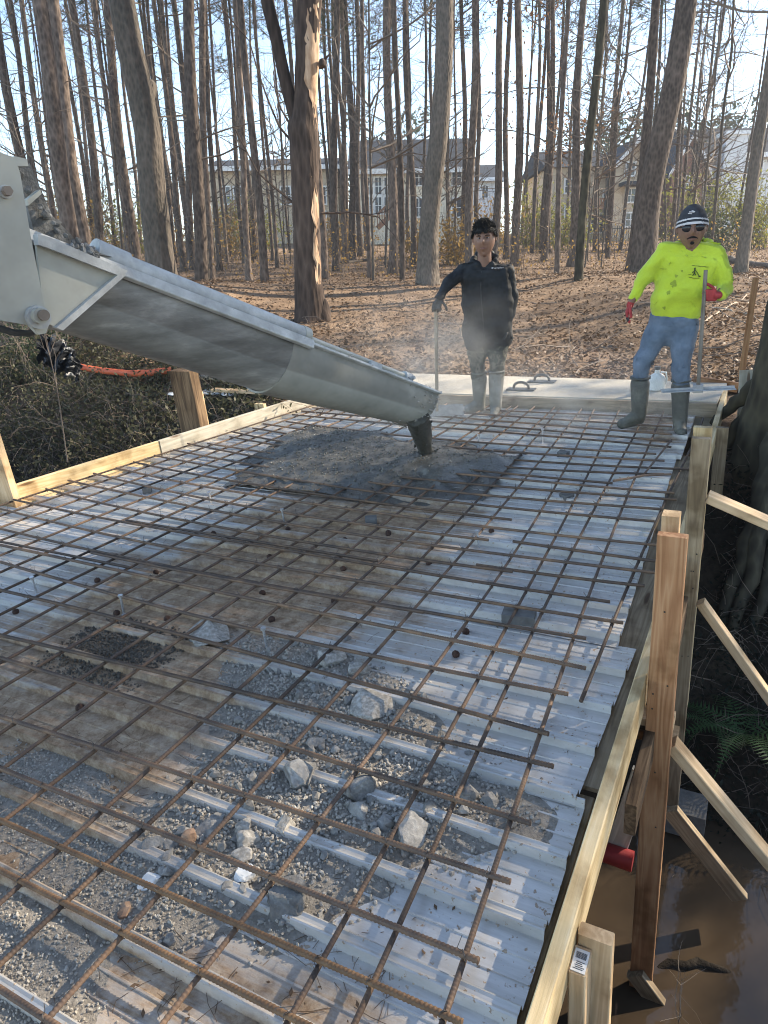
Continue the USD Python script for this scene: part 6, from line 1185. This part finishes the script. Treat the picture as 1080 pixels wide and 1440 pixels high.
gl = hand(J(714, 460, -.04), (-.12, -.05, -1), (-1, .1, 0), (0, -1, .1), 22); gb = m1.put(cloth(gl, ref=.006, it=5, wr=.0), 'glove', 'glove_black'); v_, f_ = tube([J(714, 462, -.04), J(713.6, 464, -.04)], .035, 16); m1.put((v_, f_), 'cuff_band', 'knit_white', gb)
rt = thing('concrete_rake', 'wooden handled rake held by the man in black, its foot hidden behind the chute mouth', 'rake', m1.w(J(614, 545, -.30))); pz = [m1.w(J(613, 424, -.275)), m1.w(J(614.5, 578, -.30))]; build(tube(pz, .0155, 12), 'handle', 'handle_pale', rt, smooth=40)
g = G(); c = pz[1]; beam(g, c - m1.ex * .24, c + m1.ex * .24, .012, .10, DUP, .002); build(g, 'blade', 'tool_steel', rt)
# --- the man in yellow
m2 = Person('man in bright yellow hoodie, jeans, dark beanie and red gloves stepping over the bars', (-.78, 5.93, .03)); J = m2.J
hc = J(973, 322, -.02); hv, hf, tf = head_mesh(hc, 1.19, yaw=.05, pitch=-.03, wide=1.06)
ears = [hull((tf((.080 * k, .008, -.012)), .012), (tf((.082 * k, .012, .014)), .015)) for k in (-1, 1)]
core = [to_man(hv, hf)] + ears + [hull((hc + (0, .012, -.06), .060), (J(973, 356, 0), .068)), hull((J(952, 374), .05), (J(992, 374), .05), (J(955, 440), .06)), hull((J(936, 362), .04), (J(906, 392, -.03), .032)), hull((J(906, 392, -.03), .038), (J(888, 424, -.08), .027)), hull((J(1006, 364), .04), (J(1022, 402, -.06), .032)), hull((J(1022, 402, -.06), .038), (J(1010, 415, -.22), .027)),
        hull((J(932, 458), .05), (J(903, 512, -.02), .042)), hull((J(903, 512, -.02), .042), (J(899, 570), .03)), hull((J(962, 458), .05), (J(957, 518, -.05), .042)), hull((J(957, 518, -.05), .042), (J(957, 580), .03))]
body2 = m2.put(manifold_vf(merge(core)), 'body', 'skin', smooth=50); face_parts(m2, tf, body2, glasses=True, moustache=True)
gs = m2.put((tf(np.vstack([_ICO[3].vertices * (.030, .006, .0205) + (k * .033, -.090, .007) for k in (-1, 1)])), np.vstack([_ICO[3].faces, _ICO[3].faces + len(_ICO[3].vertices)])), 'sunglasses', 'lens_black', body2)
for k in (-1, 1): v_, f_ = tube([(.054 * k, -.083, .014), (.078 * k, -.05, .016), (.083 * k, .01, .018)], .0030, 6); m2.put((tf(v_), f_), 'temple', 'lens_black', gs)
v_, f_ = tube([(-.01, -.096, .015), (.01, -.096, .015)], .003, 6); m2.put((tf(v_), f_), 'bridge', 'lens_black', gs)
s = trimesh.creation.icosphere(subdivisions=4); v = s.vertices.copy(); x, y, z = v.T
bz = lambda x, y: .23 - .33 * (y * .5 + .5); kp = z > bz(x, y); bv = np.c_[x * .086, y * .106, z * .130 + .006]; bean = m2.put((tf(bv + s.vertex_normals * .004), s.faces[kp[s.faces].all(1)]), 'beanie', 'beanie_knit', body2)
for lo, hi in ((-.03, .02), (.15, .185)):
    kp = (z > bz(x, y) + lo) & (z < bz(x, y) + hi + .03); ss = trimesh.creation.icosphere(subdivisions=5); v5 = ss.vertices; kp = (v5[:, 2] > bz(v5[:, 0], v5[:, 1]) + lo) & (v5[:, 2] < bz(v5[:, 0], v5[:, 1]) + hi)
    m2.put((tf(np.c_[v5[:, 0] * .086, v5[:, 1] * .106, v5[:, 2] * .130 + .006] + ss.vertex_normals * .0075), ss.faces[kp[ss.faces].any(1)]), 'beanie_stripe', 'knit_white', bean)
g = G(); 
for a, b, r in (((-.028, -.082, .098), (.0, -.084, .094), .0040), ((-.014, -.080, .104), (.004, -.083, .096), .0035), ((-.034, -.083, .090), (-.012, -.087, .087), .003)): v_, f_ = tube([a, b], r, 6); g.add(tf(v_), f_)
a5 = g.arr(); m2.put(a5, 'beanie_badge', 'knit_white', bean)
tor = [hull((J(948, 372), .122), (J(994, 372), .122), (J(938, 415, -.03), .12), (J(972, 415, -.03), .122)), hull((J(938, 415, -.03), .122), (J(972, 415, -.03), .124), (J(936, 434, -.01), .118), (J(963, 437, -.01), .118)), hull((J(934, 357), .085), (J(973, 354), .085), (J(950, 372), .11)), hull((J(1008, 359), .085), (J(973, 354), .085), (J(992, 372), .11)),
       hull((J(934, 357), .085), (J(906, 392, -.03), .068)), hull((J(906, 392, -.03), .068), (J(891, 419, -.075), .050)), hull((J(1008, 360), .085), (J(1021, 402, -.06), .070)), hull((J(1021, 402, -.06), .070), (J(1013, 414, -.19), .054))]
for a in np.linspace(-1.1, 4.24, 11): tor.append(sph(J(974, 350) + (.108 * math.cos(a), .03 + .10 * math.sin(a), .012 + .055 * math.sin(a)), .042))
tor += [hull((J(985, 345, .12), .055), (J(968, 352, .13), .06)), hull((J(998, 342, .05), .038), (J(990, 352, .10), .05))]
v, f = cloth(tor, wr=.028, seed=9); hd = m2.put((v, f), 'hoodie', 'hi_vis_yellow'); ht = trimesh.Trimesh(m2.w(v), f, process=False)
v_, f_ = cloth([hull((J(935, 436, -.015), .121), (J(964, 439, -.015), .121))], wr=.002, seed=1)
g = G(); oc = lambda x, y: on_cloth(m2, ht, x, y) - m2.ey * .003; r_ = np.random.default_rng(3)
for x in np.arange(973.5, 996, 1.7):
    if r_.random() < .85: c = oc(x, 373.2 + (x - 973) * .10); box(g, c, (.0026, .001, .0022), np.array([m2.ex, m2.ey, m2.ez]))
for x in np.arange(928.5, 938, 1.6): c = oc(x, 378 + (x - 928) * .03); box(g, c, (.0022, .001, .0018), np.array([m2.ex, m2.ey, m2.ez]))
def stroke(pts, r): g.add(*tube(np.array([oc(x, y) for x, y in pts]), r, 5))
stroke([(977, 376.5), (977.2, 379.5)], .006); stroke([(977, 379), (976.5, 383), (978, 387)], .0045); stroke([(976.5, 380.5), (973.5, 383.5)], .003); stroke([(978, 380), (981, 384), (983, 388.5)], .0025); stroke([(976.4, 383), (974, 388)], .003); stroke([(968.5, 389.5), (975, 391), (983, 391)], .0018); stroke([(982, 388), (985, 389)], .005); stroke([(968, 386.5), (972, 385.5)], .0015)
build(g, 'chest_print', 'hoodie_print', hd, kind='stuff')
g = G(); stroke([(969.5, 424), (975, 428), (981, 437)], .0025); stroke([(918, 429), (924, 424), (969.5, 424)], .0022); build(g, 'pocket_seam', 'hi_vis_yellow', hd)
simple('stain', [(.3, (.20, .25, .02)), (.7, (.28, .35, .03))], scale=40, rough=.95)
g = G()
for x, y, s_ in ((947.5, 398.5, .024), (951, 388, .012), (940.5, 411, .014), (939, 412.5, .01), (934, 433, .012), (959, 381, .008), (946, 403, .008)):
    ct = oc(x, y); a = np.linspace(0, 6.283, 15)[:-1]; rr = s_ * (1 + .25 * np.sin(a * 3 + x)) ; ring = np.array([oc(x + rr[k] * math.cos(a[k]) * 186, y + rr[k] * math.sin(a[k]) * 186) for k in range(14)]) + m2.ey * .0015; g.add(np.vstack([ct + m2.ey * .0015, ring]), [[0, 1 + k, 1 + (k + 1) % 14] for k in range(14)])
build(g, 'stain', 'stain', hd)
pts = [hull((J(932, 448), .118), (J(962, 452), .118)), hull((J(930, 456), .112), (J(904, 510, -.02), .082)), hull((J(904, 510, -.02), .081), (J(900, 533), .072)), hull((J(962, 456), .112), (J(957, 516, -.05), .080)), hull((J(957, 516, -.05), .079), (J(957, 541, -.03), .068)), hull((J(930, 456), .11), (J(962, 456), .11), (J(938, 478), .06))]
m2.put(cloth(pts, wr=.024, seed=12), 'jeans', 'denim')
boot(m2, J(900, 540), J(899, 582), J(898, 589, .03), J(875, 596, -.05), 'boot_dark', .076); boot(m2, J(957, 544, -.02), J(956, 592, -.04), J(956, 600, .0), J(958, 608, -.14), 'boot_dark', .072)
gl = hand(J(888, 424, -.08), J(879, 447, -.1) - J(888, 424, -.08), (.6, .1, -.35), (.15, -1, 0), 26); gg = m2.put(cloth(gl, ref=.006, it=5, wr=0), 'glove', 'glove_red')
tips = hand(J(888, 424, -.08), J(879, 447, -.1) - J(888, 424, -.08), (.6, .1, -.35), (.15, -1, 0), 26, r0=.0100)[3:14:3] ; m2.put(cloth(tips, ref=.006, it=4, wr=0), 'black_fingertips', 'glove_black', gg)
gl = hand(J(1011, 415, -.22), J(990, 415.5, -.275) - J(1011, 415, -.22), (-.15, 1, .0), (-.1, -.1, 1), 66); gg = m2.put(cloth(gl, ref=.006, it=5, wr=0), 'glove', 'glove_red')
t = thing('concrete_spreader', 'long handled spreader with a flat steel blade held by the man in yellow', 'spreader', m2.w(J(982, 548, -.24)))
a, b = m2.w(J(992.5, 380, -.242)), m2.w(J(981.5, 548, -.27)); g = G(); beam(g, b, a, .034, .026, m2.ex, .005); build(g, 'handle', 'handle_wood', t, lp=True)
a, b = m2.w(J(930, 550, -.30)), m2.w(J(1033, 545.5, -.22)); g = G(); beam(g, a, b, .10, .006, DUP, .001); beam(g, a + DUP * .003, b + DUP * .003, .005, .03, DUP, .001); build(g, 'blade', 'tool_steel', t)
g = G(); c = m2.w(J(981.5, 546, -.27)); box(g, c, (.035, .02, .03), np.array([m2.ex, m2.ey, m2.ez])); build(g, 'socket', 'tool_steel', t)

# ---------------------------------------------------------------- dust drifting round the man in black, and the hazy air of the wood
mat('dust', {'tc': ('texture_coordinate', {}), 'g': ('geometry', {}), 'n': ('noise_texture', {'scale': 2.1, 'detail': 4.0, 'distortion': .6}), 'mr': ('map_range', {'from_min': .42, 'from_max': .72, 'clamp': True}), 'len': ('gradient_texture', {'gradient_type': 'spherical'}), 'm': ('math', {'math_type': 'multiply'}), 'm2': ('math', {'math_type': 'multiply', 'value2': 1.2}), 'v': ('principled_volume', {'color': (.86, .84, .80), 'anisotropy': .2})},
    [('g.position', 'n.vector'), ('n.fac', 'mr.value'), ('tc.object', 'len.vector'), ('mr.result', 'm.value1'), ('len.fac', 'm.value2'), ('m.value', 'm2.value1'), ('m2.value', 'v.density')], None, 'v.volume')
for c, s, lab in ((D((-2.6, 5.7, .50)), (1.15, .85, .85), 'pale dust hanging in front of the man in black'), (D((-1.1, 5.75, .35)), (.9, .7, .55), 'thin pale dust above the bars before the man in yellow')):
    path = free('/World', 'dust_cloud'); m_ = usdkit.mesh(stage, path, (_ICO[3].vertices, _ICO[3].faces), LOOK['dust']); xf = UsdGeom.Xformable(m_); xf.AddTranslateOp().Set(Gf.Vec3d(*map(float, c))); xf.AddScaleOp().Set(Gf.Vec3f(*s)); tag(m_, lab, None, None, 'stuff')
mat('haze_air', {'v': ('principled_volume', {'color': (.80, .86, .95), 'density': .0007, 'anisotropy': .35})}, [], None, 'v.volume')
g = G(); box(g, (0, 395, 21), (560, 545, 24)); build(g, 'haze', 'haze_air', kind='stuff', label='thin bluish winter haze in the wood')
